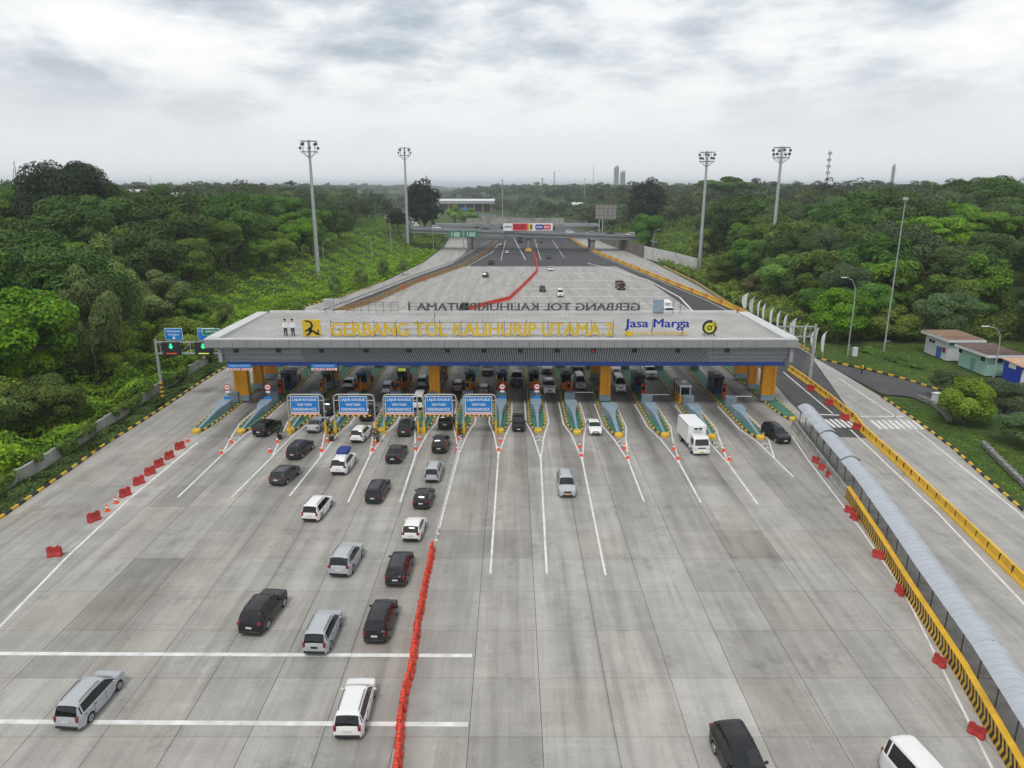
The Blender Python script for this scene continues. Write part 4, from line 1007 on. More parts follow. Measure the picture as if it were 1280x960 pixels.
# coming towards the camera
car('pickup', 648, 533, 'black', 'black double cab pickup coming out right of the fifth portal', T, sc=.9)
car('sedan', 742, 538, 'white', 'white sedan coming towards the camera between the islands', T + 1, sc=.95)
car('mpv', 707, 612, 'silver', 'silver minivan driving towards the camera in mid plaza', T + 1, plate=M_platey)
car('mpv', 969, 548, 'black', 'black minivan leaving the rightmost toll lane', T + 10)
car('suv', 924, 962, 'black', 'black car cut by the bottom edge, right of centre', T + 6, sc=1.02)
car('van', 1158, 1010, 'white', 'white minibus cut by the bottom right edge', T + 8, sc=1.1)
# in the toll lanes under the canopy
car('suv', 686, 489, 'white', 'white car with dark grille under the canopy, nearer of its lane', T)
car('suv', 683, 464, 'silver', 'silver car under the canopy behind the white car with dark grille', T)
car('van', 724, 483, 'silver', 'silver minibus under the canopy right of the white car', T)
car('suv', 721, 462, 'dark', 'dark car under the canopy behind the silver minibus', T)
car('van', 773, 486, 'white', 'white minibus right of the middle right column', T)
car('mpv', 768, 464, 'white', 'white car half hidden by the middle right column', T)
car('pickup', 811, 469, 'white', 'white pickup under the canopy left of the box truck lane', T)
car('pickup', 646, 478, 'black', 'black pickup with raised load under the canopy', T, sc=1.05)
car('suv', 610, 466, 'dark', 'dark car with headlights under the canopy behind fifth portal', T)
car('mpv', 605, 494, 'maroon', 'dark red car right behind the fifth portal sign', A)
car('mpv', 573, 488, 'maroon', 'dark red car between fourth and fifth portal behind booths', A)
car('mpv', 529, 481, 'silver', 'silver car just left of the middle left column', A)
car('van', 525, 507, 'white', 'white minibus between the third and fourth portal signs', A)
car('mpv', 486, 489, 'white', 'white car behind the third portal sign', A)
car('hatch', 438, 483, 'white', 'white car behind the second portal sign', A)
# past the canopy
car('suv', 607, 346, 'dark', 'dark car on the far apron, nearer of two on the left', -4)
car('pickup', 614, 330, 'black', 'dark pickup on the far asphalt edge left', -4)
car('hatch', 634, 317, 'white', 'white car driving towards the flyover', 0)
car('suv', 678, 364, 'dark', 'dark car coming towards the canopy beside the white minibus', T)
car('van', 700, 370, 'white', 'white minibus coming towards the back of the canopy', T)
car('sedan', 688, 338, 'white', 'white sedan at the edge of far apron', T)
car('suv', 686, 323, 'dark', 'dark car on the asphalt near the flyover', T)
car('suv', 676, 303, 'dark', 'dark car under the flyover right of the pier', T)
car('suv', 627, 308, 'grey', 'grey car near the flyover left of the white hatchback', 0)
farspots = [((604,272),'white','T'),((612,275),'silver','A'),((623,277),'white','T'),((598,268),'dark','A'),((634,281),'white','T'),((618,271),'silver','T'),((645,283),'dark','A')]
for i, ((x, y), c, d) in enumerate(farspots): car('mpv', x, y, c, '%s car on the distant motorway, %s from left' % ({'white': 'white', 'silver': 'silver', 'dark': 'dark'}[c], nth(sorted(range(7), key=lambda q: farspots[q][0][0]).index(i))), (T if d == 'T' else 0) + 12)

# ---------------------------------------------------------------- trucks
def truck(px, py, label, cabm, boxm, rz, H=3.05, box=True, L_=6.0, W=2.0, plate=M_platey):
    t = thing('box_truck' if box else 'dump_truck', label, 'truck', G(px, py), R(rz), VEH)
    f = L_ / 2
    # cab
    mb = MB(); sec = [(f - 1.75, .55, 2.1, W/2 - .05), (f - 1.6, .5, 2.2, W/2 - .05), (f - .55, .5, 2.2, W/2 - .06), (f - .25, .5, 1.95, W/2 - .07), (f, .45, 1.25, W/2 - .08), (f + .03, .45, .95, W/2 - .1)]
    rs = []
    for y, z0, z1, w in sec:
        tw = w - max(0, z1 - 1.2) * .1; rs.append([(-w, y, z0), (w, y, z0), (w, y, min(1.2, z1)), (tw, y, z1 - .06), (tw - .12, y, z1), (-tw + .12, y, z1), (-tw, y, z1 - .06), (-w, y, min(1.2, z1))])
    mb.rings(rs, True, True); mb.build('cab', cabm, t, smooth=35)
    MB().add([(-W/2 + .2, f + .035, 1.27), (W/2 - .2, f + .035, 1.27), (W/2 - .28, f - .2, 1.93), (-W/2 + .28, f - .2, 1.93), (-W/2 + .2, f - .1, 1.27), (W/2 - .2, f - .1, 1.27), (W/2 - .28, f - .3, 1.93), (-W/2 + .28, f - .3, 1.93)], [(0,1,2,3),(7,6,5,4),(0,4,5,1),(1,5,6,2),(2,6,7,3),(3,7,4,0)]).build('windscreen', M_glassdark, t)
    for s in (-1, 1):
        MB().box((s * (W/2 - .08), f - .75, 1.62), (.06, .8, .56)).build('side_window', M_glassdark, t)
        MB().cbox((s * (W/2 + .17), f - .05, 1.55), (.12, .1, .42), .03).build('mirror', M_trim, t)
        MB().cbox((s * (W/2 - .3), f + .03, .82), (.36, .06, .2), .02).build('headlight', M_lens, t)
        MB().cbox((s * (W/2 - .25), -f + .02, .8), (.3, .06, .14), .02).build('tail_light', M_tail, t)
        for yy in (f - .85, -f + 1.35):
            n = 16; mb = MB(); mb.rings([[(x, r * math.cos(6.2832 * k / n), r * math.sin(6.2832 * k / n)) for k in range(n)] for x, r in ((-.14, .3), (-.15, .38), (.15, .38), (.14, .3))], True, True)
            w_ = mb.build('wheel', M_tyre, t, smooth=40, loc=(s * (W/2 - .18), yy, .39))
            MB().rings([[(s * x, r * math.cos(6.2832 * k / n), r * math.sin(6.2832 * k / n)) for k in range(n)] for x, r in ((.15, .24), (.17, .22), (.14, .08))], True, True).build('rim', M_rim, w_, smooth=40)
    MB().cbox((0, f + .06, .5), (W - .1, .16, .3), .04).build('bumper', M_trim if not box else cabm, t)
    MB().cbox((0, f + .04, .95), (.9, .05, .12), .01).build('grille', M_trim, t)
    MB().box((0, f + .15, .5), (.42, .02, .14)).build('front_plate', plate, t)
    MB().box((0, -.3, .62), (.9, L_ - .8, .18)).build('chassis', M_trim, t)
    if box:
        b0, b1 = -f, f - 1.9; z0, z1 = .85, H
        MB().cbox((0, (b0 + b1) / 2, (z0 + z1) / 2), (W + .1, b1 - b0, z1 - z0), .05).build('cargo_box', boxm, t)
        for s in (-1, 1):
            for z in (z0 + .03, z1 - .06): MB().box((s * (W/2 + .052), (b0 + b1) / 2, z), (.03, b1 - b0 - .1, .07)).build('edge_rail', M_chrome, t)
        MB().cbox((0, b1 + .14, z1 - .32), (1.0, .26, .36), .04).build('cooling_unit', M_whitemetal, t)
        for x in (-.26, .26): MB().box((x, b1 + .275, z1 - .32), (.4, .02, .24)).build('vent', M_trim, t)
        for q in range(1, 5):
            for s in (-1, 1): MB().box((s * (W/2 + .052), b0 + q * (b1 - b0) / 5, (z0 + z1) / 2), (.012, .03, z1 - z0 - .2)).build('panel_seam', M_greybox, t)
    else:
        b0, b1 = -f, f - 1.95; z0, z1 = .9, 2.1
        mb = MB()
        for s in (-1, 1): MB().box((s * (W/2 - .0), (b0 + b1) / 2, (z0 + z1) / 2), (.08, b1 - b0, z1 - z0)).build('bed_side', boxm, t)
        for y in (b0 + .04, b1 - .04): MB().box((0, y, (z0 + z1) / 2), (W - .09, .08, z1 - z0)).build('bed_end', boxm, t)
        MB().box((0, (b0 + b1) / 2, z0 + .35), (W - .1, b1 - b0 - .17, .6)).build('bed_floor', M_trim, t)
    return t
truck(866, 558, 'white box truck leaving the toll lane towards the camera', P['white'], mat('box_white', (.76, .77, .77), .45, var=.03, dirt=.1, dirtcol=(.5, .5, .5)), T + 4, L_=6.2, W=2.05)
truck(775, 361, 'dark red dump truck on the far apron', P['maroon'], P['maroon'], T, box=False, L_=6.5, W=2.3)
truck(650, 303, 'black truck passing under the flyover', P['dark'], P['grey'], 0, L_=9, W=2.4, H=3.5, plate=M_platek)
truck(581, 391, 'dark truck right behind the canopy, left of the red divider', P['dark'], P['dark'], 0, box=False, L_=6, W=2.1)
truck(832, 392, 'white truck behind the right rear roof edge of canopy', P['white'], P['white'], T, L_=7, W=2.3)
# ---------------------------------------------------------------- paths on the ground
def GT(px, py):
    """where the sight line meets the land"""
    d = ray(px, py); t = 20.0
    while t < 4000:
        p = Vector((0, 0, CAM_H)) + d * t
        if p.z <= tz(p.x, p.y): break
        t += max(.4, t * .004)
    return Vector((p.x, p.y, tz(p.x, p.y)))
def walk(pts, step, px=True):
    """points every step metres with their heading"""
    ps = [G(*p) if px else Vector((*p, 0)) for p in pts]; out = []; d = step / 2
    for a, b in zip(ps, ps[1:]):
        l = (b - a).length; t = (b - a) / l
        while d <= l: out.append((a + t * d, math.atan2(t.y, t.x))); d += step
        d -= l
    return out
# kerbs of black and yellow blocks
def kerb(pts, label, step=1.05):
    ws = walk(pts, step); t = thing('kerb', label, 'kerb', ws[0][0], group='black and yellow kerbs')
    my = MB().cbox((0, 0, .1), (step - .03, .26, .3), .03).mesh('kerb_block', M_yelblock); mk = MB().cbox((0, 0, .1), (step - .03, .26, .3), .03).mesh('kerb_block', M_blackkerb)
    for i, (p, a) in enumerate(ws[:300]): link('kerb_block', my if i % 2 else mk, t, p - ws[0][0], a)
kerb([(-220,798),(5,645),(28,629),(90,586),(133,555),(167,534),(213,504),(253,477),(278,462),(318,432)], 'black and yellow block kerb along the left retaining wall')
kerb([(1400,745),(1280,640),(1240,605),(1190,560),(1150,530),(1103,497)], 'black and yellow block kerb along the right grass verge')
kerb([(1021,448),(1050,455),(1085,462),(1130,474),(1185,491.5),(1232,507)], 'black and yellow block kerb on the far side of the side road')
kerb([(348,391),(390,381),(430,370),(480,351.5)], 'black and yellow block kerb along the left ramp')

KL = [(-220,798),(5,645),(28,629),(90,586),(133,555),(167,534),(213,504),(253,477),(278,462),(318,432)]; WL = [(-230,770),(0,618),(60,582),(130,536),(200,490),(262,453),(300,425)]
sheet('planting_strip', KL + WL[::-1], .03, M_ground)['label'] = 'narrow planted strip between left kerb and retaining wall'
# left retaining wall made of panels
def wall(pts, label, h, m, step=3.0, th=.3, name='retaining_wall', pm=None, capm=None, zoff=0.0):
    ws = walk(pts, step); t = thing(name, label, 'wall', ws[0][0])
    me = MB().cbox((0, 0, h / 2), (step - .02, th, h), .03).mesh('wall_panel', m)
    mp = MB().cbox((0, 0, h / 2 + .05), (.3, th + .16, h + .1), .03).mesh('pilaster', pm or m)
    for p, a in ws:
        link('wall_panel', me, t, p - ws[0][0] + Vector((0, 0, zoff)), a)
        q = Vector((math.cos(a), math.sin(a), 0)) * step / 2; link('pilaster', mp, t, p - ws[0][0] + q + Vector((0, 0, zoff)), a)
    return t
wall([(-230,770),(0,618),(60,582),(130,536),(200,490),(262,453),(300,425)], 'pale stained retaining wall along the left road, below the wood', 1.45, M_palewall)
wall([(870,341),(845,333),(820,326.5),(804,322)], 'white panelled retaining wall right of the ramp', 5.0, mat('white_wall', (.55, .55, .53), .8, var=.12, scale=.4, dirt=.5, dirtcol=(.2, .2, .19)), step=2.4)
wall([(803,322.5),(790,317),(772,310),(756,304),(745,299)], 'brown stained retaining wall leading under the flyover', 5.5, mat('brown_wall', (.16, .14, .12), .9, var=.3, scale=.3, dirt=.6), step=5)

# ---------------------------------------------------------------- water filled barriers
def barrier_mesh(m, L_=1.1, H=.85, name='red_barrier'):
    mb = MB(); h = L_ / 2; pr = [(-.26, 0), (.26, 0), (.26, .14), (.13, .4), (.11, H), (-.11, H), (-.13, .4), (-.26, .14)]
    def ring(x, s): return [(x, y * s, z * (1 if s == 1 else .97)) for y, z in pr]
    mb.rings([ring(-h, .8), ring(-h + .06, 1), ring(-.2, 1), ring(-.16, .72), ring(.16, .72), ring(.2, 1), ring(h - .06, 1), ring(h, .8)], True, True)
    mb.box((-h * .55, 0, H + .03), (.16, .16, .07)); mb.box((h * .55, 0, H + .03), (.16, .16, .07)); mb.cyl((-h, 0, .1), .06, H - .2, 8); mb.cyl((h, 0, .1), .06, H - .2, 8)
    return mb.mesh(name, m)
BAR = MB().box((.71, 0, .72), (.5, .09, .1)).mesh('link_bar', M_red); BM = barrier_mesh(M_red); BMF = barrier_mesh(M_redf)
def one_barrier(p, a, label, me, group, name='plastic_barrier', s=1.0):
    o = link(name, me, None, p, a); o.scale = (s, s, s); return tag(o, label, 'barrier', group)
ws = walk([(541,686),(536,712),(530,745),(522,785),(513,840),(503,890),(499,930),(497,965),(495,1010)], 1.42)
for i, (p, a) in enumerate(ws): b_ = one_barrier(p + Vector((rnd.uniform(-.06, .06), 0, 0)), a + rnd.uniform(-.08, .08), 'orange red plastic barrier, %s from the far end of the foreground line' % nth(i), BM, 'orange barriers of the foreground line'); link('link_bar', BAR, b_)
LEFTB = [(69,695),(118,651),(157,620),(174,605),(188,593),(199,583),(212,573),(225,561)]
for i, (x, y) in enumerate(LEFTB):
    a = R(60) + rnd.uniform(-.2, .2) if i else R(10); one_barrier(G(x, y), a, 'dark red plastic barrier, %s from the left in the left roadside row' % nth(i), BMF, 'red barriers of the left row', s=1.0)
RB2 = [(1019,578),(1027,587),(1037,597),(1061,641),(1067,649),(1097,697),(1124,742),(1174,831),(1220,919)]
for i, (x, y) in enumerate(RB2): one_barrier(G(x, y), R(110 + rnd.uniform(-25, 25)), 'red plastic barrier beside the covered walkway, %s from the far end' % nth(i), BMF, 'red barriers by the walkway', s=.78)
for i, (x, y) in enumerate(((1013,488),(1036,506),(1056,525),(1071,537))): one_barrier(G(x, y), R(125), 'red plastic barrier beside the yellow concrete blocks, %s from the canopy' % nth(i), BMF, 'red barriers by the yellow blocks')
ws = walk([(575,391),(605,382.5),(636,375),(650,362),(662,350),(671,340.5),(671,327),(666.5,316)], 1.6)
me = barrier_mesh(M_red, 1.6, 1.0)
for i, (p, a) in enumerate(ws[:150]): one_barrier(p, a + rnd.uniform(-.08, .08), 'red plastic barrier of the far divider, %s from the canopy' % nth(i), me, 'red barriers of the far divider')
for x, y, l in ((502,362,'red barrier at foot of brown barrier, left one'), (528,351,'red barrier at foot of brown barrier, right one')): one_barrier(G(x, y), R(40), l, BM, 'red barriers by the brown barrier', s=1.6)
# delineator posts
def delin():
    mp = MB(); mp.cyl((0, 0, 0), .16, .06, 10); mp.cyl((0, 0, .06), .04, .75, 8); me = mp.mesh('delineator', M_whitemetal); mb_ = MB().cyl((0, 0, .5), .045, .12, 8).mesh('red_band', M_signred)
    ws = walk([(577,549),(566,590),(556,632),(544,682)], 1.15)
    for i, (p, a) in enumerate(ws):
        o = link('delineator_post', me, None, p); tag(o, 'thin white delineator post, %s from the portals' % nth(i), 'post', 'white delineator posts'); link('red_band', mb_, o)
        if i + 1 < len(ws): q = ws[i + 1][0] - p; MB().tube([(0, 0, .7), q / 2 + Vector((0, 0, .55)), q + Vector((0, 0, .7))], .018, 4).build('chain', M_whitemetal, o)
delin()
# yellow concrete blocks
def jersey(L_, H, m, bev=.05, name='concrete_block'):
    mb = MB(); h = L_ / 2 - .03; pr = [(-.3, 0), (.3, 0), (.3, .12), (.16, .38), (.1, H), (-.1, H), (-.16, .38), (-.3, .12)]
    mb.rings([[(x, y * s, z if z < .5 else z - (1 - s) * .2) for y, z in pr] for x, s in ((-h, .85), (-h + bev, 1), (h - bev, 1), (h, .85))], True, True)
    return mb.mesh(name, m)
def jerseys(pts, step, H, mats, labelf, group, blackends=True):
    mes = [jersey(step, H, m) for m in mats]; e = MB().box((0, 0, H * .48), (.05, .36, H * .9)).mesh('dark_joint', M_black)
    for i, (p, a) in enumerate(walk(pts, step)):
        o = link('concrete_barrier_block', mes[(i * 7) % len(mes) if len(mes) > 1 else 0], None, p, a + rnd.uniform(-.015, .015)); tag(o, labelf(i), 'barrier block', group)
        if blackends: link('dark_joint', e, o, (step / 2, 0, 0))
M_yb2 = mat('yellow_block_worn', (.62, .34, .03), .6, var=.2, scale=1.2, dirt=.45, dirtcol=(.3, .2, .1))
jerseys([(986,463),(1005,476),(1035,499),(1068,526),(1079,541),(1125,583),(1190,645),(1280,733),(1380,835)], 2.0, .95, [M_yellow], lambda i: 'yellow concrete block of the right divider, %s from the canopy' % nth(i), 'yellow blocks of the right divider')
jerseys([(934,394),(880,371),(820,347),(760,322),(735,312),(722,304),(714,298)], 2.2, 1.1, [M_yellow, M_yb2, M_yellow, M_yellow, M_machor], lambda i: 'yellow concrete block of the far right curve, %s from the canopy' % nth(i), 'yellow blocks of the far curve', False)

# ---------------------------------------------------------------- brown barrier with guard rail on the far left
M_brown = mat('brown_barrier', (.33, .2, .08), .75, var=.2, scale=.5, dirt=.4, dirtcol=(.15, .1, .06))
def brown():
    ws = walk(LB, 4.0); t = thing('brown_barrier', 'long brown concrete barrier curving behind the canopy on the left', 'barrier', ws[0][0]); me = jersey(4.03, 1.3, M_brown)
    for p, a in ws: link('barrier_segment', me, t, p - ws[0][0], a)
    ws = walk([(395,395),(470,366),(520,346),(565,330),(600,309),(612,303)], 2.0); t = thing('guard_rail', 'pale guard rail with many posts left of the brown barrier', 'guard rail', ws[0][0])
    mp = MB().box((0, 0, .5), (.14, .14, 1.0)).mesh('post', M_whitemetal); mr = MB().box((0, 0, .8), (2.02, .1, .3)).mesh('rail', M_steel)
    for p, a in ws: link('post', mp, t, p - ws[0][0], a); link('rail', mr, t, p - ws[0][0] + Vector((0, .1, 0)), a)
    ws = walk([(1012,443),(960,413),(905,378.5),(870,355),(830,335)], 2.0); t = thing('guard_rail', 'yellow brown guard rail along the right ramp below the flags', 'guard rail', ws[0][0])
    mr2 = MB().box((0, 0, .75), (2.02, .1, .3)).mesh('rail', M_yb2)
    for p, a in ws: link('post', mp, t, p - ws[0][0], a); link('rail', mr2, t, p - ws[0][0] + Vector((-.1, 0, 0)), a)
brown()

# ---------------------------------------------------------------- covered walkway with its barrier
WAY = [(991,533),(1003,549),(1030,585),(1062,627),(1100,687),(1135,745),(1200,847),(1262,958),(1330,1080)]
M_poly = mat('roof_polycarbonate', (.4, .43, .47), .35, var=.06, scale=.6, dirt=.3, dirtcol=(.42, .43, .44))
def walkway():
    st = 2.6; ws = walk(WAY, st); t = thing('covered_walkway', 'long footpath shelter with arched pale roof along the right of plaza', 'shelter', ws[0][0])
    n = 8; W = 1.95
    def arc(x, dz=0, lift=0.0): return [(x, -.3 - W * k / n, 2.42 + .45 * math.sin(math.pi * k / n) + dz) for k in range(n + 1)]
    mb = MB(); xs = [-st / 2 - .04, -st / 2 + .03, -st / 2 + .06, 0, st / 2 - .1, st / 2 - .04]
    mb.rings([arc(x, .03 if j in (1,) else 0) for j, x in enumerate(xs)], closed=False); roof = mb.mesh('roof_sheet', M_poly, smooth=50)
    rib = MB(); rib.rings([[(q[0], q[1], q[2] + d) for q in arc(x)] for x, d in ((-.03, .002), (-.03, .035), (.03, .035), (.03, .002))], closed=False); rib = rib.mesh('roof_rib', mat('rib_grey', (.45, .48, .52), .4, var=.1))
    post = MB().tube([(0, 0, 0), (0, 0, 2.44)], .045, 6).mesh('post', M_darkmetal); beam = MB().box((0, 0, 2.4), (st, .07, .08)).mesh('eave_beam', M_darkmetal)
    darkrib = MB(); darkrib.rings([[(q[0], q[1], q[2] + d) for q in arc(x)] for x, d in ((-.04, .002), (-.04, .06), (.04, .06), (.04, .002))], closed=False); darkrib = darkrib.mesh('joint_rib', M_darkmetal)
    hr = MB()
    for z in (1.15, 1.45): hr.box((0, 0, z), (st, .05, .05))
    for k in range(4): hr.box((-st / 2 + (k + .5) * st / 4, 0, 1.2), (.04, .045, .55))
    hr = hr.mesh('handrail', M_darkmetal)
    for i, (p, a) in enumerate(ws):
        q = p - ws[0][0]; a2 = a; dz = .0 if i > 6 else .12 if i > 3 else .25
        # +x runs towards the camera here, the path lies on the left of the walking direction
        def put(nm, me, dx=0.0, dy=0.0, z=0.0):
            o = link(nm, me, t, q + Vector((math.cos(a) * dx - math.sin(a) * dy, math.sin(a) * dx + math.cos(a) * dy, z)), a2); o.scale = (1, -1, 1); return o
        put('roof_sheet', roof, z=dz)
        for k in range(-1, 3): put('roof_rib', rib, k * st / 4 - .3, z=dz)
        put('post', post, 0, .42); put('post', post, 0, W + .2); put('eave_beam', beam, 0, .42, dz); put('eave_beam', beam, 0, W + .2, dz)
        if i in (3, 6): put('joint_rib', darkrib, st / 2, 0, dz)
        if i < 7: put('handrail', hr, 0, .12)
        link('path_slab', PATH, t, q + Vector((-math.sin(a) * 1.35, math.cos(a) * 1.35, .0)), a2)
PATH = MB().box((0, 0, .075), (2.58, 2.2, .15)).mesh('path_slab', M_concwall)
walkway()
def chevrons():
    st = 2.0; ws = walk(WAY, st); cut = next(i for i, (p, a) in enumerate(ws) if PX(p)[1] > 622)
    t = thing('plain_barrier', 'grey concrete barrier under the far end of the walkway', 'barrier', ws[0][0]); me = jersey(st, 1.0, M_concwall)
    for p, a in ws[:cut]: link('barrier_segment', me, t, p - ws[0][0], a)
    t = thing('chevron_barrier', 'yellow concrete barrier with black chevrons along the walkway', 'barrier', ws[cut][0]); H = 1.25; me = MB().cbox((0, 0, H / 2), (st - .012, .42, H), .04).mesh('barrier_segment', M_yellow)
    ch = MB(); n = 4
    for k in range(n):
        x = -st / 2 + (k + .25) * st / n; w = .25; s = .26
        for z0, z1, xa, xb in ((.06, .6, x, x + s), (.6, 1.17, x + s, x)):
            ch.add([(xa, -.216, z0), (xa + w, -.216, z0), (xb + w, -.216, z1), (xb, -.216, z1), (xa, -.2, z0), (xa + w, -.2, z0), (xb + w, -.2, z1), (xb, -.2, z1)], [(0,1,2,3),(7,6,5,4),(0,4,5,1),(1,5,6,2),(2,6,7,3),(3,7,4,0)])
    ch = ch.mesh('black_chevrons', M_black)
    for p, a in ws[cut:]:
        o = link('barrier_segment', me, t, p - ws[cut][0], a); c = link('black_chevrons', ch, o); c['kind'] = 'stuff'
chevrons()

# ---------------------------------------------------------------- gantries beside the canopy
def gantry_left():
    A = G(204.5, 499); Y = A.y; x0 = AT(194.5, 430, Y).x; x1 = CX0 - .3; H = 8.9
    t = thing('lane_gantry', 'steel sign gantry with lit lane arrows left of canopy', 'gantry', (x0, Y, 0)); L_ = x1 - x0
    MB().tube([(0, 0, 0), (0, 0, H)], [.24, .18], 12).build('pole', M_steel, t, smooth=40)
    for k in range(8): MB().cyl((0, 0, .1 + k * .32), .262 - k * .003, .31, 12).build('pole_stripe', M_yellow if k % 2 else M_black, t, smooth=40)
    for z in (8.5, 6.85): MB().box((L_ / 2, 0, z), (L_, .2, .2)).build('beam', M_steel, t)
    n = 6
    for k in range(n): MB().box((.6 + k * (L_ - .8) / n, 0, 7.68), (.09, .09, 1.5)).build('strut', M_steel, t)
    for k in range(n - 1): a, b = .6 + k * (L_ - .8) / n, .6 + (k + 1) * (L_ - .8) / n; MB().tube([(a, .05, 6.95), (b, .05, 8.4)], .04, 5).build('brace', M_steel, t)
    grn = mat('lit_green', (.02, .7, .2), .4, emit=2.0); rd = mat('lit_red_dots', (.5, .06, .03), .4, emit=.5); ym = mat('lit_yellow_green', (.5, .6, .1), .4, emit=.5)
    for cx, m2, lb in ((AT(216, 437, Y).x - x0, rd, 0), (AT(256, 437, Y).x - x0, ym, 1)):
        MB().cbox((cx, -.3, 7.6), (2.5, .35, 1.9), .04).build('signal_box', M_darkback, t)
        MB().vprism([(cx, 7.62), (cx + .34, 7.98), (cx + .12, 7.92), (cx + .12, 8.36), (cx - .12, 8.36), (cx - .12, 7.92), (cx - .34, 7.98)], -.5, -.48).build('green_arrow', grn, t)
        MB().box((cx, -.49, 6.95), (1.5, .02, .16)).build('text_strip', m2, t)
    sc = AT(217.5, 418, Y); w = 2.5; z0, z1 = AT(217, 425, Y).z, AT(217, 410, Y).z; cx = sc.x - x0
    def board(cx, w, z0, z1, m, y, txt, rows):
        MB().cbox((cx, y, (z0 + z1) / 2), (w, .06, z1 - z0), .01).build('sign_panel', M_signwhite, t); MB().box((cx, y - .035, (z0 + z1) / 2), (w - .1, .02, z1 - z0 - .1)).build('sign_face', m, t)
        for (s, ww, zz, hh) in rows: letters(s, ww, hh, .01, M_signwhite, t, name='line_of_text', x0=cx - ww / 2, y=y - .046, z0=zz, split=False)
    board(cx, w, z0, z1, M_signblue, -.1, '', (('Cikampek', 2.0, z0 + 1.12, .34), ('Cirebon', 1.5, z0 + .68, .3)))
    MB().vprism([(cx, z0 + .12), (cx + .3, z0 + .38), (cx + .1, z0 + .36), (cx + .1, z0 + .55), (cx - .1, z0 + .55), (cx - .1, z0 + .36), (cx - .3, z0 + .38)], -.155, -.145).build('white_arrow', M_signwhite, t)
    cx2 = AT(258, 418, Y).x - x0; board(cx2, 2.4, z0, z1, M_signblue, -.1, '', (('Cikampek', 1.9, z0 + 1.1, .32),))
    cx3 = AT(266, 414, Y).x - x0; board(cx3, 2.5, z0 + .75, z1, M_signgreen, -.5, '', (('Jakarta', 1.6, z0 + 1.15, .36),))
    for k in (cx - .8, cx + .8, cx2 - .8, cx2 + .6): MB().box((k, .02, (z0 + z1) / 2 - .2), (.08, .08, z1 - z0)).build('bracket', M_steel, t)
gantry_left()
def gantry_right():
    A = G(1014, 474); Y = A.y; x0 = AT(1019.5, 410, Y).x; L_ = x0 - (CX1 + .2)
    t = thing('lane_gantry', 'bare steel gantry right of canopy beside the white flags', 'gantry', (x0, Y, 0))
    MB().tube([(0, 0, 0), (0, 0, 9.0)], [.3, .2], 12).build('pole', M_steel, t, smooth=40)
    for z in (8.6, 7.0): MB().box((-L_ / 2, 0, z), (L_, .2, .2)).build('beam', M_steel, t)
    for k in range(6): MB().box((-.8 - k * (L_ - 1) / 6, 0, 7.8), (.09, .09, 1.4)).build('strut', M_steel, t)
    for k in range(5): MB().tube([(-.8 - k * (L_ - 1) / 6, .05, 7.1), (-.8 - (k + 1) * (L_ - 1) / 6, .05, 8.5)], .04, 5).build('brace', M_steel, t)
gantry_right()

# ---------------------------------------------------------------- masts, poles and street lamps
def mast(px, py, ytop, label):
    p = GT(px, py); z1 = AT(px, ytop, p.y); H = z1.z - p.z
    # top of a plumb mast: solve so that it ends at the photo's height
    t = thing('floodlight_mast', label, 'light mast', p, rnd.uniform(0, 1), 'tall floodlight masts'); s = H / 35
    MB().tube([(0, 0, 0), (0, 0, H * .5), (0, 0, H)], [.62 * s, .45 * s, .3 * s], 12).build('mast_pole', M_steel, t, smooth=40)
    for z in (-2.9, -.3): 
        mb = MB(); r = 2.15 * s; n = 8; mb.tube([(r * math.cos(6.2832 * k / n), r * math.sin(6.2832 * k / n), H + z * s) for k in range(n + 1)], .07, 5, caps=False); mb.build('ring', M_darkmetal, t)
    for k in range(8):
        a = 6.2832 * k / 8; c, d = math.cos(a), math.sin(a); r = 2.15 * s
        MB().tube([(r * c, r * d, H - 3.2 * s), (r * c, r * d, H - .1)], .055, 5).build('upright', M_darkmetal, t)
        MB().tube([(.3 * s * c, .3 * s * d, H - 4.4 * s), (r * c, r * d, H - 3.0 * s)], .05, 5).build('arm', M_darkmetal, t)
        MB().cbox((r * 1.05 * c, r * 1.05 * d, H - (1.0 if k % 2 else 2.0) * s), (.62 * s, .5 * s, .6 * s), .04, a).build('floodlight', M_darkmetal, t)
        MB().tube([(0, 0, H - .6), (r * c, r * d, H - .3)], .04, 4).build('stay', M_darkmetal, t)
mast(398, 345, 175, 'tall floodlight mast left, nearer of the left pair'); mast(510, 306, 184, 'tall floodlight mast left, farther of the left pair near flyover')
mast(874, 338, 189, 'tall floodlight mast right, farther of the right pair'); mast(962, 347, 183, 'tall floodlight mast right, nearer of the right pair')
def slim(px, py, ytop, label, r=.16):
    p = GT(px, py); H = AT(px, ytop, p.y).z - p.z; t = thing('slim_pole', label, 'pole', p)
    MB().tube([(0, 0, 0), (0, 0, H)], [r, r * .45], 8).build('pole', M_steel, t, smooth=40); MB().box((.5, 0, 2.6 if H > 10 else H - 1), (1.0, .1, .12)).build('bracket_arm', M_steel, t)
    if H > 10: MB().cbox((0, 0, H + .2), (.7, .7, .5), .05).build('pole_top', M_steel, t)
slim(1104, 444, 250, 'very tall thin pole standing on the right lawn'); slim(1061, 444, 430, 'short thin post by the side road', .07)
def lamp(px, py, ytop, arm, label, base=None):
    p = GT(px, py) if base is None else base; H = AT(px, ytop, p.y).z - p.z; t = thing('street_lamp', label, 'street lamp', p, group='curved street lamps')
    s = 1 if arm > 0 else -1; a = abs(arm)
    MB().tube([(0, 0, 0), (0, 0, H * .72), (s * a * .08, 0, H * .88), (s * a * .35, 0, H * .97), (s * a * .8, 0, H)], [.12, .09, .075, .06, .05], 8).build('pole', M_steel, t, smooth=40)
    MB().cbox((s * a, 0, H + .02), (a * .42, .26, .12), .04).build('lamp_head', M_whitemetal, t)
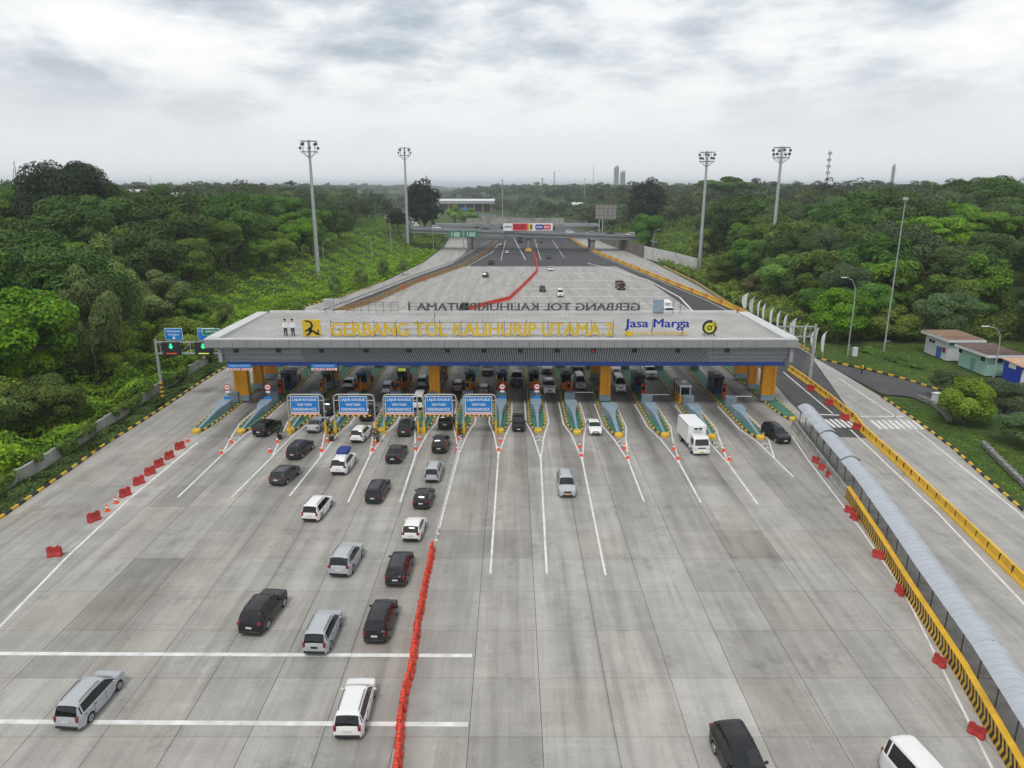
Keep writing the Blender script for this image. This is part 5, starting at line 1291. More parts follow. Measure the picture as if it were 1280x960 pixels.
lamp(1238, 492, 408, -2.6, 'curved street lamp in front of the blue kiosk'); lamp(1059, 446, 347, -2.4, 'curved street lamp at the wood edge right of the flags')
lamp(465, 330, 296, -2.0, 'street lamp beside the left ramp, nearer one'); lamp(490, 330, 272, -1.8, 'taller street lamp beside the left ramp')
lamp(542, 314, 277, -1.8, 'street lamp in front of the flyover left end'); lamp(815, 333, 287, 2.0, 'street lamp in front of the white wall')
lamp(970, 352, 312, -2.4, 'street lamp beside the nearer right mast'); lamp(405, 330, 300, 2, 'street lamp half hidden by the nearer left mast')
# feather flags
M_flag = mat('flag_cloth', (.66, .68, .72), .7, var=.08, scale=3)
tops = [933.5,941.5,949,955.5,965,973.5,982.5,993.5,1007,1021,1031]; fl = walk([(919,384.5),(930,391),(960,411.5),(1000,434),(1034,452)], .25)
for i, tx in enumerate(tops):
    p = min((q for q, a in fl), key=lambda q: abs(PX((q.x + .6, q.y, 4.4))[0] - tx)) + Vector((.75, 0, 0)); p.z = 0
    t = thing('feather_flag', 'white feather flag along the right ramp, %s from the flyover side' % nth(i), 'flag', p, group='white feather flags along the ramp'); rr = random.Random(i)
    MB().tube([(0, 0, 0), (0, 0, 3.2), (.12, 0, 4.3), (.35, 0, 4.8)], [.04, .03, .02, .015], 6).build('pole', M_whitemetal, t)
    wd_ = 1.15 if i in (0, 1, 7, 9) else rr.uniform(.5, .75); an = rr.uniform(-.5, .5) if wd_ > .9 else rr.uniform(.7, 1.3)
    rs = []
    for k in range(9):
        f = k / 8; z = .9 + f * 3.85; w = wd_ * (.55 + .45 * math.sin(f * 2.6)) * (1 if f < .8 else (1 - f) * 4.2 + .16); o_ = .0 if f < .62 else .35 * ((f - .62) / .38) ** 2
        rs.append([(o_ - u * w * math.cos(an) , u * w * math.sin(an) + .07 * math.sin(u * 5 + k), z) for u in (0, .33, .66, 1)])
    mb = MB(); mb.rings(rs, closed=False); mb.build('cloth', M_flag, t, smooth=60)

# ---------------------------------------------------------------- huts on the right
M_rust = mat('rusty_roof', (.24, .15, .1), .8, var=.25, scale=1.5, dirt=.5, dirtcol=(.36, .33, .3)); M_hutw = mat('hut_white', (.6, .62, .64), .7, var=.1, dirt=.3, dirtcol=(.35, .33, .3)); M_hutg = mat('hut_mint', (.3, .5, .42), .7, var=.1, dirt=.2, dirtcol=(.2, .28, .22)); M_kiosk = mat('kiosk_blue', (.015, .04, .42), .5, var=.05)
def hut(name, label, x, y0, y1, depth, h, wallm, roofm, fasc):
    t = thing(name, label, 'building', (x, y0, 0)); l = y1 - y0
    MB().box((depth / 2, l / 2, h / 2), (depth, l, h)).build('wall', wallm, t)
    r = thing_part = MB().box((depth / 2 + .1, l / 2, h + .28), (depth + 1.5, l + 1.3, .16), 0, R(1.5)).build('roof', roofm, t)
    for k in range(7): MB().box((depth / 2 + .1, -.5 + (k + .5) * (l + 1) / 7, h + .38), (depth + 1.45, .1, .07)).build('roof_rib', roofm, r)
    MB().box((-.68, l / 2, h + .1), (.08, l + 1.32, .42)).build('fascia', fasc, t); MB().box((depth / 2 + .1, -.7, h + .08), (depth + 1.5, .08, .42)).build('fascia', fasc, t)
    return t
t = hut('utility_hut', 'white hut with rusty flat roof and blue door', 77.2, 123, 130.2, 5.2, 3.6, M_hutw, M_rust, M_hutw)
MB().box((-.03, 2.6, 1.0), (.08, 1.5, 2.0)).build('door', mat('hut_door_blue', (.04, .16, .35), .5), t); MB().box((-.03, 1.2, 1.7), (.08, .8, .9)).build('notice_board', mat('hut_red', (.25, .03, .03), .6), t)
for y in (4.6, 5.6): MB().box((-.03, y, 2.5), (.08, .7, .5)).build('window', M_glassdark, t)
MB().box((3, -.03, 3.1), (6, .06, .55)).build('blue_band', mat('hut_band', (.05, .16, .33), .5), t)
t = hut('utility_hut', 'mint green hut with brown flat roof', 77.4, 112.6, 120.0, 5.0, 3.3, M_hutg, mat('brown_roof', (.13, .09, .075), .85, var=.2, scale=1, dirt=.4), M_hutw)
for y in (7.2, 1.2): MB().box((-.03, y, 2.6), (.08, .95, .75)).build('window', M_glassdark, t)
MB().box((-.03, 3.6, 1.05), (.08, 1.0, 2.1)).build('door', mat('hut_door_green', (.15, .33, .3), .5), t); MB().box((2, -.03, 2.6), (.9, .06, .7)).build('window', M_glassdark, t)
t = thing('kiosk', 'blue and white kiosk with dark doorway at right edge', 'kiosk', (78.6, 106.4, 0))
MB().box((2.2, 2, 1.6), (4.4, 4, 3.2)).build('wall', M_kiosk, t); MB().box((2.2, 1.9, 3.3), (5.2, 5.2, .14), 0, R(3)).build('roof', mat('pale_rust_roof', (.5, .3, .2), .7, var=.25, scale=1), t); MB().box((2.1, -.03, 1.1), (2.2, .06, 2.1)).build('doorway', M_darkback, t)
for x in (.4, 3.9): MB().box((x, -.04, 1.4), (.5, .06, 2.4)).build('white_pillar', M_hutw, t)
MB().box((1.9, -.06, 2.72), (1.5, .06, .75)).build('sign_board', M_signwhite, t); MB().box((-.04, 2, 2.72), (.06, 1.6, .75)).build('sign_board', M_signwhite, t)
t = thing('electric_cabinet', 'small white cabinet on the grass by the round tree', 'cabinet', G(1169, 505), .2)
MB().cbox((0, 0, .8), (1.0, .7, 1.5), .04).build('housing', M_hutw, t); MB().box((0, 0, 1.62), (1.15, .85, .08)).build('lid', M_whitemetal, t); MB().box((.0, -.36, .8), (.02, .02, 1.2)).build('door_seam', M_greybox, t)
t = thing('electric_cabinet', 'small white cabinet beside the short post at wood edge', 'cabinet', G(1068, 445), .1); MB().cbox((0, 0, .75), (.8, .6, 1.5), .04).build('housing', M_hutw, t); MB().box((0, 0, 1.54), (.9, .7, .07)).build('lid', M_whitemetal, t)
wall([(1146,498),(1163,505),(1178,516),(1186,526)], 'low grey stone wall on the right grass', .6, mat('stone_low', (.2, .2, .19), .9, var=.35, scale=3), step=1.2, th=.4, name='low_stone_wall')
wall([(1228,555),(1252,580),(1285,612)], 'low stone drain wall at the right edge', .45, MATS['stone_low'], step=1.4, th=.5, name='low_stone_wall')

# person on the kerb in a yellow vest
def person():
    p = G(1077, 467); t = thing('person', 'person in a yellow vest and dark trousers standing by the side road', 'person', p, .5)
    me = bpy.data.meshes.new('body')
    J = [(0,0,.92,.15,.1),(0,0,1.15,.14,.1),(0,0,1.38,.19,.11),(0,0,1.5,.07,.07),(0,.01,1.58,.075,.09),(0,.02,1.7,.085,.1),(-.1,0,.86,.1,.1),(-.11,.02,.48,.07,.07),(-.12,0,.08,.05,.05),(-.12,.15,.04,.05,.03),(.1,0,.86,.1,.1),(.11,.03,.48,.07,.07),(.13,-.02,.08,.05,.05),(.13,.13,.04,.05,.03),(-.22,0,1.4,.06,.06),(-.27,-.02,1.12,.05,.05),(-.26,.1,.88,.035,.035),(.22,0,1.4,.06,.06),(.28,-.02,1.12,.05,.05),(.26,.12,.9,.035,.035)]
    E = [(0,1),(1,2),(2,3),(3,4),(4,5),(0,6),(6,7),(7,8),(8,9),(0,10),(10,11),(11,12),(12,13),(2,14),(14,15),(15,16),(2,17),(17,18),(18,19)]
    me.from_pydata([j[:3] for j in J], E, []); o = link('body', me, t); md = o.modifiers.new('s', 'SKIN'); sv = me.skin_vertices[0].data
    for i, j in enumerate(J): sv[i].radius = (j[3], j[4])
    sv[0].use_root = True; o.modifiers.new('d', 'SUBSURF').levels = 1; me.materials.append(mat('trousers_dark', (.03, .03, .04), .8))
    mb = MB(); mb.rings([[(a * math.cos(6.2832 * k / 10), b * math.sin(6.2832 * k / 10), z) for k in range(10)] for z, a, b in ((.85, .19, .15), (1.15, .19, .15), (1.4, .23, .15), (1.48, .14, .1))], False, True); mb.build('vest', mat('vest_yellow', (.7, .55, .03), .7), t, smooth=60)
    mb = MB(); mb.rings([[(a * math.cos(6.2832 * k / 10), .02 + a * math.sin(6.2832 * k / 10), z) for k in range(10)] for z, a in ((1.66, .11), (1.76, .115), (1.82, .06))], False, True); mb.build('hair', M_black, t, smooth=60)
person()
# ---------------------------------------------------------------- flyover
M_girder = mat('girder_concrete', (.24, .26, .28), .8, var=.15, scale=.2, dirt=.4, dirtcol=(.12, .12, .13)); M_pier = mat('pier_concrete', (.2, .2, .2), .85, var=.15, scale=.3, dirt=.4)
def flyover():
    t = thing('flyover', 'grey concrete flyover crossing the motorway', 'bridge', (0, 352, 0))
    xa, xb = -50, 66; W = 11
    def zb(x): return float(np.interp(x, [-64, -50, 10, 63, 86], [8.6, 8.3, 6.6, 5.1, 4.6]))
    def yb(x): return -4 + (x - xa) / (xb - xa) * -8
    xs = np.linspace(xa, xb, 11)
    for a, b in zip(xs, xs[1:]):
        for off, h0, h1, nm, m in ((0, 0.5, 1.5, 'girder', M_girder), (W, .5, 1.5, 'girder', M_girder)):
            MB().rings([[(x, yb(x) + off + u, zb(x) + z) for u, z in ((.5, 0), (.9, 0), (.9, 1.3), (.5, 1.3))] for x in (a + .02, b - .02)], True, True).build('girder', M_girder, t)
        for off in (3, 6, 9): MB().rings([[(x, yb(x) + off + u, zb(x) + z) for u, z in ((0, 0), (.5, 0), (.5, 1.3), (0, 1.3))] for x in (a + .02, b - .02)], True, True).build('girder', M_girder, t)
        MB().rings([[(x, yb(x) + u, zb(x) + z) for u, z in ((0, 1.32), (W + 1.2, 1.32), (W + 1.2, 1.62), (0, 1.62))] for x in (a, b)], True, True).build('deck', M_pier, t)
        for off in (0, W + .9): MB().rings([[(x, yb(x) + off + u, zb(x) + z) for u, z in ((0, 1.63), (.3, 1.63), (.3, 2.5), (0, 2.5))] for x in (a + .02, b - .02)], True, True).build('parapet', M_girder, t)
        MB().rings([[(x, yb(x) + .1 + u, zb(x) + z) for u, z in ((0, 3.1), (.1, 3.1), (.1, 3.2), (0, 3.2))] for x in (a, b)], True, True).build('handrail', M_darkmetal, t)
        for k in range(7): x = a + (k + .5) * (b - a) / 7; MB().box((x, yb(x) + .15, zb(x) + 2.8), (.1, .1, .6)).build('rail_post', M_darkmetal, t)
    for px, py in ((588, 311.5), (661, 314), (741, 314.5)):
        g = G(px, py); x = g.x; h = zb(x)
        for dy in (1.5, 9.5): MB().tube([(x, yb(x) + dy, 0), (x, yb(x) + dy, h - 1.0)], 1.2, 14).build('pier', M_pier, t, smooth=40)
        MB().rings([[(x + s, yb(x) + y, z) for s, z in ((-w, h - 1.5 + d), (w, h - 1.5 + d), (1.5, h - .03), (-1.5, h - .03))] for y, w, d in ((-.3, 1.4, .9), (.8, 1.4, 0), (10.5, 1.4, 0), (11.6, 1.4, .9))], True, True).build('pier_cap', M_pier, t)
    p = G(661, 315); MB().cbox((p.x, yb(p.x) - .5, .5), (3.0, 2.4, 1.0), .1).build('pier_guard', M_yellow, t)
    MB().box((xa - 1, 2, 4), (3, 13, 8.0)).build('abutment', M_pier, t); MB().box((xb + 1, -6, 2.2), (3, 13, 4.6)).build('abutment', M_pier, t)
    return zb, yb
zb, yb = flyover()
def banner():
    Y = 352 + yb(5) - .25; a = AT(629, 288.5, Y); b = AT(691, 279, Y); w, h = b.x - a.x, b.z - a.z
    t = thing('bridge_banner', 'white and red banner hung on the flyover railing', 'banner', (a.x, Y, a.z))
    MB().box((w / 2, 0, h / 2), (w, .08, h)).build('cloth', M_signwhite, t)
    def rect(f0, f1, g0, g1, m, nm): MB().box(((f0 + f1) / 2 * w, -.06, (g0 + g1) / 2 * h), ((f1 - f0) * w, .03, (g1 - g0) * h)).build(nm, m, t)
    rect(.19, .49, .04, .96, mat('banner_red', (.6, .03, .05), .6), 'red_field'); rect(.49, .53, .04, .96, mat('banner_yellow', (.6, .4, .05), .6), 'yellow_strip'); rect(.54, .59, .1, .9, M_letyel, 'yellow_patch'); rect(.55, .58, .2, .8, M_black, 'dark_patch')
    for k in range(6): rect(.03 + k * .025, .045 + k * .025, .4, .65, M_letblue, 'dark_mark')
    for k in range(9):
        for z in (.3, .6): rect(.21 + k * .025, .225 + k * .025, z, z + .16, M_signwhite, 'pale_mark')
    for f, m in ((.73, M_letblue), (.88, MATS['banner_red'])):
        mb = MB(); pts = [(f * w + .085 * w * c * (1 if abs(c) < .7 else .98), h * .5 + .34 * h * s) for c, s in ((-1, -.5), (-.8, -1), (.8, -1), (1, -.5), (1, .5), (.8, 1), (-.8, 1), (-1, .5))]; mb.vprism(pts, -.08, -.05); mb.build('logo_patch', m, t)
        for k in range(5): MB().box((f * w - .05 * w + k * .025 * w, -.09, h * .5), (.014 * w, .02, h * .26)).build('pale_mark', M_signwhite, t)
banner()
def green_signs():
    Y = 338; p = AT(579.5, 311, Y); t = thing('road_sign_gantry', 'two green direction signs on a gantry before the flyover', 'gantry', (p.x, Y, 0))
    z0, z1 = AT(570, 296.5, Y).z, AT(570, 288.5, Y).z
    MB().tube([(0, 0, 0), (0, 0, z1)], .22, 8).build('post', M_steel, t); MB().box((0, .1, (z0 + z1) / 2), (AT(597, 290, Y).x - AT(562, 290, Y).x, .2, .25)).build('beam', M_steel, t)
    for a, b in ((562, 577.5), (581.5, 597)):
        xa, xb = AT(a, 290, Y).x - p.x, AT(b, 290, Y).x - p.x
        s = MB().box(((xa + xb) / 2, -.08, (z0 + z1) / 2), (xb - xa, .08, z1 - z0)).build('sign_panel', M_signgreen, t)
        for k in range(3): MB().box(((xa + xb) / 2 + .4, -.13, z0 + (k + .8) * (z1 - z0) / 4.2), ((xb - xa) * .5, .02, .28)).build('pale_text_row', M_signwhite, s)
        MB().box((xa + 1.0, -.13, (z0 + z1) / 2), (.25, .02, (z1 - z0) * .6)).build('arrow_mark', M_signwhite, s)
green_signs()
def back_bridge():
    t = thing('rear_ramp_bridge', 'pale barrier of a second ramp behind the flyover', 'bridge', (0, 420, 0)); a = AT(583, 280, 420); b = AT(705, 280, 420); z1 = AT(640, 272.5, 420).z; n = 10; w = (b.x - a.x) / n
    for k in range(n): MB().box((a.x + (k + .5) * w, 0, (a.z + z1) / 2), (w - .06, .4, z1 - a.z)).build('barrier_panel', M_palewall, t)
    MB().box(((a.x + b.x) / 2, 4, a.z - .8), (b.x - a.x + 40, 9, 1.4)).build('deck', M_girder, t)
    for k in range(4): MB().box((a.x + 6 + k * (b.x - a.x - 12) / 3, 4, (a.z - 1.5) / 2), (2, 4, a.z - 1.5)).build('pier', M_pier, t)
    c = AT(735, 274, 420)
    for k in range(9): MB().box((b.x + (k + .5) * (c.x - b.x) / 9, 0, a.z + .9), (.12, .12, 1.8)).build('rail_post', M_steel, t)
    for z in (.9, 1.8): MB().box(((b.x + c.x) / 2, 0, a.z + z), (c.x - b.x, .1, .12)).build('rail', M_steel, t)
back_bridge()
def billboard():
    Y = 405; a = AT(744, 274, Y); b = AT(771, 255.5, Y); w, h = b.x - a.x, b.z - a.z; t = thing('billboard', 'back of a large billboard frame behind the flyover', 'billboard', (a.x, Y, 0)); z = a.z
    me = MB().box((0, 0, 0), (w / 5 - .12, .1, h / 4 - .12)).mesh('back_panel', mat('billboard_back', (.3, .28, .26), .8, var=.15, scale=.5))
    for i in range(5):
        for k in range(4): link('back_panel', me, t, ((i + .5) * w / 5, .2, z + (k + .5) * h / 4))
    for i in range(6): MB().box((i * w / 5, 0, z + h / 2), (.16, .2, h)).build('frame_post', M_darkmetal, t)
    for k in range(5): MB().box((w / 2, -.12, z + k * h / 4), (w, .12, .14)).build('frame_rail', M_darkmetal, t)
    for x in (w * .2, w * .36): MB().box((x, .2, z / 2), (.5, .5, z)).build('leg', M_steel, t)
billboard()
for i, (px, w_, c) in enumerate(((545, 4.4, 'white'), (606, 4.4, 'dark'), (712, 5, 'white'), (736, 4.4, 'silver'), (762, 4.4, 'dark'), (785, 4.4, 'white'))):
    x = AT(px, 285, 352).x; o = car('mpv', 0, 0, c, '%s car crossing the flyover, %s from left' % (c, nth(i)), 90 if i % 2 else -90, loc=(x, 352 + yb(x) + (3.5 if i % 2 else 8), zb(x) + 1.62))

# ---------------------------------------------------------------- things on the skyline
M_far = mat('far_concrete', (.4, .41, .43), .8); M_farroof = mat('far_white_roof', (.62, .64, .66), .6)
def far_gate():
    Y = 880; a = AT(545, 262, Y); b = AT(618, 249, Y); z1 = b.z; w = b.x - a.x; t = thing('far_toll_gate', 'distant second toll gate with wide white roof', 'canopy', (a.x, Y, 0))
    MB().rings([[(x, y, z) for y, z in ((0, z1 - 4), (26, z1 - 1.5), (26, z1), (0, z1 - 2.2))] for x in (0, w)], True, True).build('roof', M_farroof, t)
    MB().box((w / 2, -.3, z1 - 3.6), (w, .5, 3.4)).build('fascia', mat('far_grey', (.3, .31, .33), .7), t)
    MB().box((w / 2, 14, (z1 - 5) / 2), (w - 6, .6, z1 - 5)).build('under_roof_shade', M_darkmetal, t)  # added dark wall standing in for the shade beneath the gate roof
    for k in range(7): MB().box((4 + k * (w - 8) / 6, 6, (z1 - 4) / 2), (1.6, 1.6, z1 - 4)).build('column', M_orange, t)
    for px in (548, 581):
        x = AT(px, 262, 700).x; s = thing('far_blue_sign', 'distant blue road sign, %s of the two' % ('left' if px < 560 else 'right'), 'sign', (x, 700, tz(x, 700))); z = AT(px, 262, 700).z - tz(x, 700)
        MB().box((0, 0, z), (6.5, .3, 4)).build('panel', M_signblue, s); MB().box((0, .3, z / 2), (.5, .4, z)).build('post', M_steel, s)
far_gate()
def tower(px0, px1, ytop, Y, label, win=True):
    a = AT(px0, 232, Y); b = AT(px1, ytop, Y); w = b.x - a.x; t = thing('apartment_tower', label, 'building', (a.x, Y, 0)); H = b.z
    MB().box((w / 2, w / 2, H / 2), (w, w, H)).build('wall', M_far, t); MB().cyl((w * .6, w / 2, H), w * .36, H * .05, 10).build('roof_top', M_far, t)
    for k in range(3): MB().box((w * (.2 + .3 * k), -.3, H / 2), (w * .13, .5, H * .94)).build('window_strip', mat('far_glass', (.15, .18, .22), .3), t)
tower(767.5, 774, 209, 1500, 'taller of two distant apartment towers'); tower(775.5, 782, 215, 1530, 'shorter of two distant apartment towers'); tower(1113.5, 1120, 207, 1450, 'lone distant dark tower block above the right wood')
def chimney(px, ytop, Y, w, label, cat='chimney', name='chimney', lattice=False):
    a = AT(px, ytop, Y); t = thing(name, label, cat, (a.x, Y, 0)); H = a.z
    MB().tube([(0, 0, 0), (0, 0, H)], [w, w * .6], 8).build('shaft', M_far if not lattice else M_steel, t)
    if lattice:
        for k in range(5): MB().box((0, 0, H * (.6 + .09 * k)), (w * 3.2, w * 3.2, H * .035)).build('antenna_ring', M_steel, t)
    else: MB().cyl((0, 0, H), w * .8, 2, 8).build('cap', M_darkmetal, t)
chimney(693, 216, 1500, 1.6, 'distant grey chimney above the wood, right of centre'); chimney(742, 209, 1400, .7, 'distant thin mast left of the twin towers', 'mast', 'thin_mast'); chimney(678, 224, 1500, 2.0, 'distant short factory chimney right of centre')
chimney(1038, 188, 640, .8, 'telecom tower with antennas above the right wood', 'tower', 'telecom_tower', True); chimney(628, 223, 700, .45, 'distant floodlight mast above the motorway', 'mast', 'thin_mast', True); chimney(731, 225, 800, .4, 'distant pale mast behind the billboard', 'mast', 'thin_mast')
chimney(188, 221, 1500, .9, 'distant thin mast on the left skyline', 'mast', 'thin_mast'); chimney(533, 221, 900, .5, 'distant floodlight mast behind the far left flyover end', 'mast', 'thin_mast')
def crane():
    Y = 900; a = AT(21, 225, Y); b = AT(17, 201, Y); t = thing('tower_crane', 'leaning crane jibs on the far left skyline', 'crane', (a.x, Y, 0))
    MB().tube([(0, 0, 0), (0, 0, a.z), (b.x - a.x, 0, b.z)], [1.2, .9, .5], 6).build('jib', M_far, t); MB().tube([(-4, 0, 0), (-4, 0, a.z), (b.x - a.x - 2, 0, b.z - 9)], [.8, .6, .4], 6).build('second_jib', M_far, t)
crane()
def shed(px0, px1, y0, y1, Y, label, m=M_farroof):
    a = AT(px0, y1, Y); b = AT(px1, y0, Y); w = b.x - a.x; t = thing('far_shed', label, 'building', (a.x, Y, tz(a.x, Y))); z = tz(a.x, Y)
    MB().box((w / 2, w / 4, (b.z - z) / 2 - 1), (w, w / 2, b.z - z - 2)).build('wall', m, t); MB().rings([[(x, y, q - z) for y, q in ((-1, b.z - 2), (w / 4, b.z), (w / 2 + 1, b.z - 2))] for x in (-1, w + 1)], True, True, closed=True).build('roof', M_farroof, t)
shed(138, 176, 236.5, 247, 480, 'white shed roof right of the big dark tree'); shed(-12, 15, 239, 250, 480, 'white shed at the far left edge'); shed(214, 228, 241, 248, 420, 'small pale shed among the left trees')
shed(716, 728, 253, 268, 760, 'grey hut roof on the slope beyond the flyover', M_far); shed(1039, 1049, 268, 274, 330, 'pale hut roof within the right wood')
# ---------------------------------------------------------------- foliage
def leaf_mat(name, col, trans=.25):
    m = bpy.data.materials.new(name); m.use_nodes = True; nt = m.node_tree; n = nt.nodes; L = nt.links.new
    b = n['Principled BSDF']; b.inputs['Roughness'].default_value = .6; b.inputs['Specular IOR Level'].default_value = .15
    at = n.new('ShaderNodeAttribute'); at.attribute_name = 'tint'; oi = n.new('ShaderNodeObjectInfo')
    mx = n.new('ShaderNodeMix'); mx.data_type = 'RGBA'; mx.blend_type = 'MULTIPLY'; mx.inputs[0].default_value = 1; mx.inputs[6].default_value = (*col, 1); L(at.outputs['Color'], mx.inputs[7])
    hs = n.new('ShaderNodeHueSaturation'); L(mx.outputs[2], hs.inputs['Color'])
    for inp, a, c in (('Hue', .478, .507), ('Value', .72, 1.28), ('Saturation', .98, 1.18)):
        r = n.new('ShaderNodeMapRange'); r.inputs[3].default_value = a; r.inputs[4].default_value = c; L(oi.outputs['Random'], r.inputs[0]); L(r.outputs[0], hs.inputs[inp])
    L(hs.outputs[0], b.inputs['Base Color'])
    tr = n.new('ShaderNodeBsdfTranslucent'); L(hs.outputs[0], tr.inputs[0]); ms = n.new('ShaderNodeMixShader'); ms.inputs[0].default_value = trans
    L(b.outputs[0], ms.inputs[1]); L(tr.outputs[0], ms.inputs[2]); L(ms.outputs[0], n['Material Output'].inputs[0]); return m
LM = dict(bright=leaf_mat('leaf_bright', (.185, .295, .045)), mid=leaf_mat('leaf_mid', (.125, .22, .04)), deep=leaf_mat('leaf_deep', (.08, .15, .038)), dark=leaf_mat('leaf_dark', (.024, .038, .018), .1),
          pale=leaf_mat('leaf_pale', (.17, .255, .08)), grey=leaf_mat('leaf_grey_green', (.115, .175, .08)), olive=leaf_mat('leaf_olive', (.15, .18, .04)))
M_bark = mat('bark', (.09, .07, .05), .9, var=.3, scale=2)
def leaf_cloud(name, C, N, size, tint, m, rng, jit=.55, aspect=1.5, flat=None):
    """one leaf-sized face per point, facing roughly along N"""
    n = len(C); N = N + rng.normal(0, jit, (n, 3)); N /= np.linalg.norm(N, axis=1)[:, None] + 1e-9
    r = rng.normal(0, 1, (n, 3)); U = np.cross(N, r); U /= np.linalg.norm(U, axis=1)[:, None] + 1e-9; V = np.cross(N, U)
    s = (size * rng.uniform(.6, 1.35, n))[:, None] if np.ndim(size) == 0 else (size * rng.uniform(.6, 1.35, n))[:, None]
    U = U * s * .5; V = V * s * .5 * aspect
    P4 = np.stack([C - V, C + U * .9 - V * .1 + N * s * .08, C + V, C - U * .9 - V * .1 + N * s * .08], 1).reshape(-1, 3)
    me = bpy.data.meshes.new(name); me.vertices.add(4 * n); me.vertices.foreach_set('co', P4.astype(np.float32).ravel())
    me.loops.add(4 * n); me.loops.foreach_set('vertex_index', np.arange(4 * n, dtype=np.int32)); me.polygons.add(n)
    me.polygons.foreach_set('loop_start', np.arange(0, 4 * n, 4, dtype=np.int32))
    me.update(calc_edges=True)
    ca = me.color_attributes.new('tint', 'FLOAT_COLOR', 'POINT'); t4 = np.repeat(np.concatenate([tint, np.ones((n, 1))], 1), 4, 0); ca.data.foreach_set('color', t4.astype(np.float32).ravel())
    me.materials.append(m); return me
def sphere_pts(rng, n):
    v = rng.normal(0, 1, (n, 3)); return v / np.linalg.norm(v, axis=1)[:, None]
def tints(rng, n, clump=None, warm=.12, amp=.35):
    b = (1 + rng.normal(0, amp * .5, n)); 
    if clump is not None: b = b * clump
    w = rng.normal(0, warm, n); return np.clip(np.stack([b * (1 + w), b, b * (1 - w * .5)], 1), .25, 2.4)
def crown_geo(rng, R_, Hc, nclump, nleaf, mode='round'):
    """clump centres spread through a crown of radius R_ and height Hc; returns leaf centres, normals, tints, clump centres"""
    cs = []; 
    for i in range(nclump * 3):
        d = sphere_pts(rng, 1)[0]; u = rng.uniform(.35, 1) ** .6
        if mode == 'flat': p = np.array([d[0] * u, d[1] * u, .35 * d[2]]); 
        elif mode == 'cone':
            z = rng.uniform(-1, 1); rr = (1 - (z + 1) / 2) * .85 + .12; a = rng.uniform(0, 6.28); p = np.array([rr * math.cos(a) * u, rr * math.sin(a) * u, z])
        else: p = d * u
        if mode == 'round' and p[2] < -.55: continue
        cs.append(p)
        if len(cs) >= nclump: break
    cs = np.array(cs) * np.array([R_, R_, Hc / 2])
    cr = R_ * rng.uniform(.26, .46, len(cs)) * (1.0 if mode != 'flat' else .8)
    bright = rng.uniform(.72, 1.32, len(cs))
    w = cr ** 2; idx = rng.choice(len(cs), nleaf, p=w / w.sum())
    d = sphere_pts(rng, nleaf); up = rng.uniform(0, 1, nleaf) < .6; d[up, 2] = np.abs(d[up, 2])
    rad = rng.uniform(.72, 1.08, nleaf) ** .7
    sq = np.array([1, 1, .75 if mode != 'flat' else .45])
    C = cs[idx] + d * sq * (cr[idx] * rad)[:, None]
    N = d + .35 * np.array([0, 0, 1.0]) + .4 * (cs[idx] / np.array([R_, R_, Hc / 2]))
    return C, N, tints(rng, nleaf, bright[idx]), cs
def trunk(cs, base, h0, r, rng, limbs=6):
    mb = MB(); top = Vector((0, 0, base)); mb.tube([(0, 0, -.6), (r * .3, 0, base * .5), top], [r * 1.25, r, r * .75], 7)
    for i in range(min(limbs, len(cs))):
        c = Vector(cs[i * len(cs) // limbs]) + Vector((0, 0, h0)); mid = top * .55 + c * .45 + Vector((rng.uniform(-.4, .4), rng.uniform(-.4, .4), .2)); mb.tube([top - Vector((0, 0, .4)), mid, c], [r * .55, r * .32, r * .1], 5)
    return mb.mesh('trunk', M_bark)
TREES = []
def proto(kind, seed, R_, Hc, base, nclump, nleaf, size, m, mode='round', jit=.55):
    rng = np.random.default_rng(seed); C, N, t, cs = crown_geo(rng, R_, Hc, nclump, nleaf, mode); h0 = base + Hc * (.5 if mode != 'flat' else .45)
    C = C + np.array([0, 0, h0]); me = leaf_cloud('crown', C, N, size, t, LM[m], rng, jit)
    return dict(kind=kind, crown=me, trunk=trunk(cs, base + Hc * .2, h0, R_ * .06 + .05, rng), R=R_, H=base + Hc, mat=m)
PR = {
 'bright': [proto('bright green bushy tree', 11, 4.2, 6.5, 1.2, 26, 13300, 0.30, 'bright'), proto('bright green bushy tree', 12, 4.8, 6.0, 1.0, 30, 15200, 0.30, 'bright')],
 'mid': [proto('mid green round tree', 21, 4.5, 8.0, 2.0, 28, 14250, 0.30, 'mid'), proto('mid green round tree', 22, 5.2, 8.5, 2.0, 34, 16150, 0.32, 'mid'), proto('mid green leafy tree', 23, 4.0, 9.5, 2.0, 26, 13300, 0.29, 'mid')],
 'deep': [proto('deep green dense tree', 31, 4.8, 9.5, 2.2, 30, 15200, 0.30, 'deep'), proto('deep green dense tree', 32, 5.6, 10.0, 2.2, 36, 17100, 0.32, 'deep')],
 'flat': [proto('spreading layered tree', 41, 6.0, 7.0, 5.5, 22, 13300, 0.29, 'deep', 'flat'), proto('spreading layered tree', 42, 5.4, 6.0, 6.5, 20, 12350, 0.29, 'mid', 'flat')],
 'pale': [proto('pale flowering tree', 51, 4.8, 7.5, 2.0, 30, 17100, 0.26, 'pale', jit=.4)],
 'grey': [proto('grey green feathery tree', 61, 4.2, 8.5, 2.0, 26, 17100, 0.22, 'grey', jit=.9), proto('grey green feathery tree', 62, 5.0, 9.0, 2.2, 30, 18050, 0.23, 'grey', jit=.9)],
 'olive': [proto('yellow green shrubby tree', 71, 3.6, 5.0, .4, 24, 12350, 0.26, 'olive')],
}
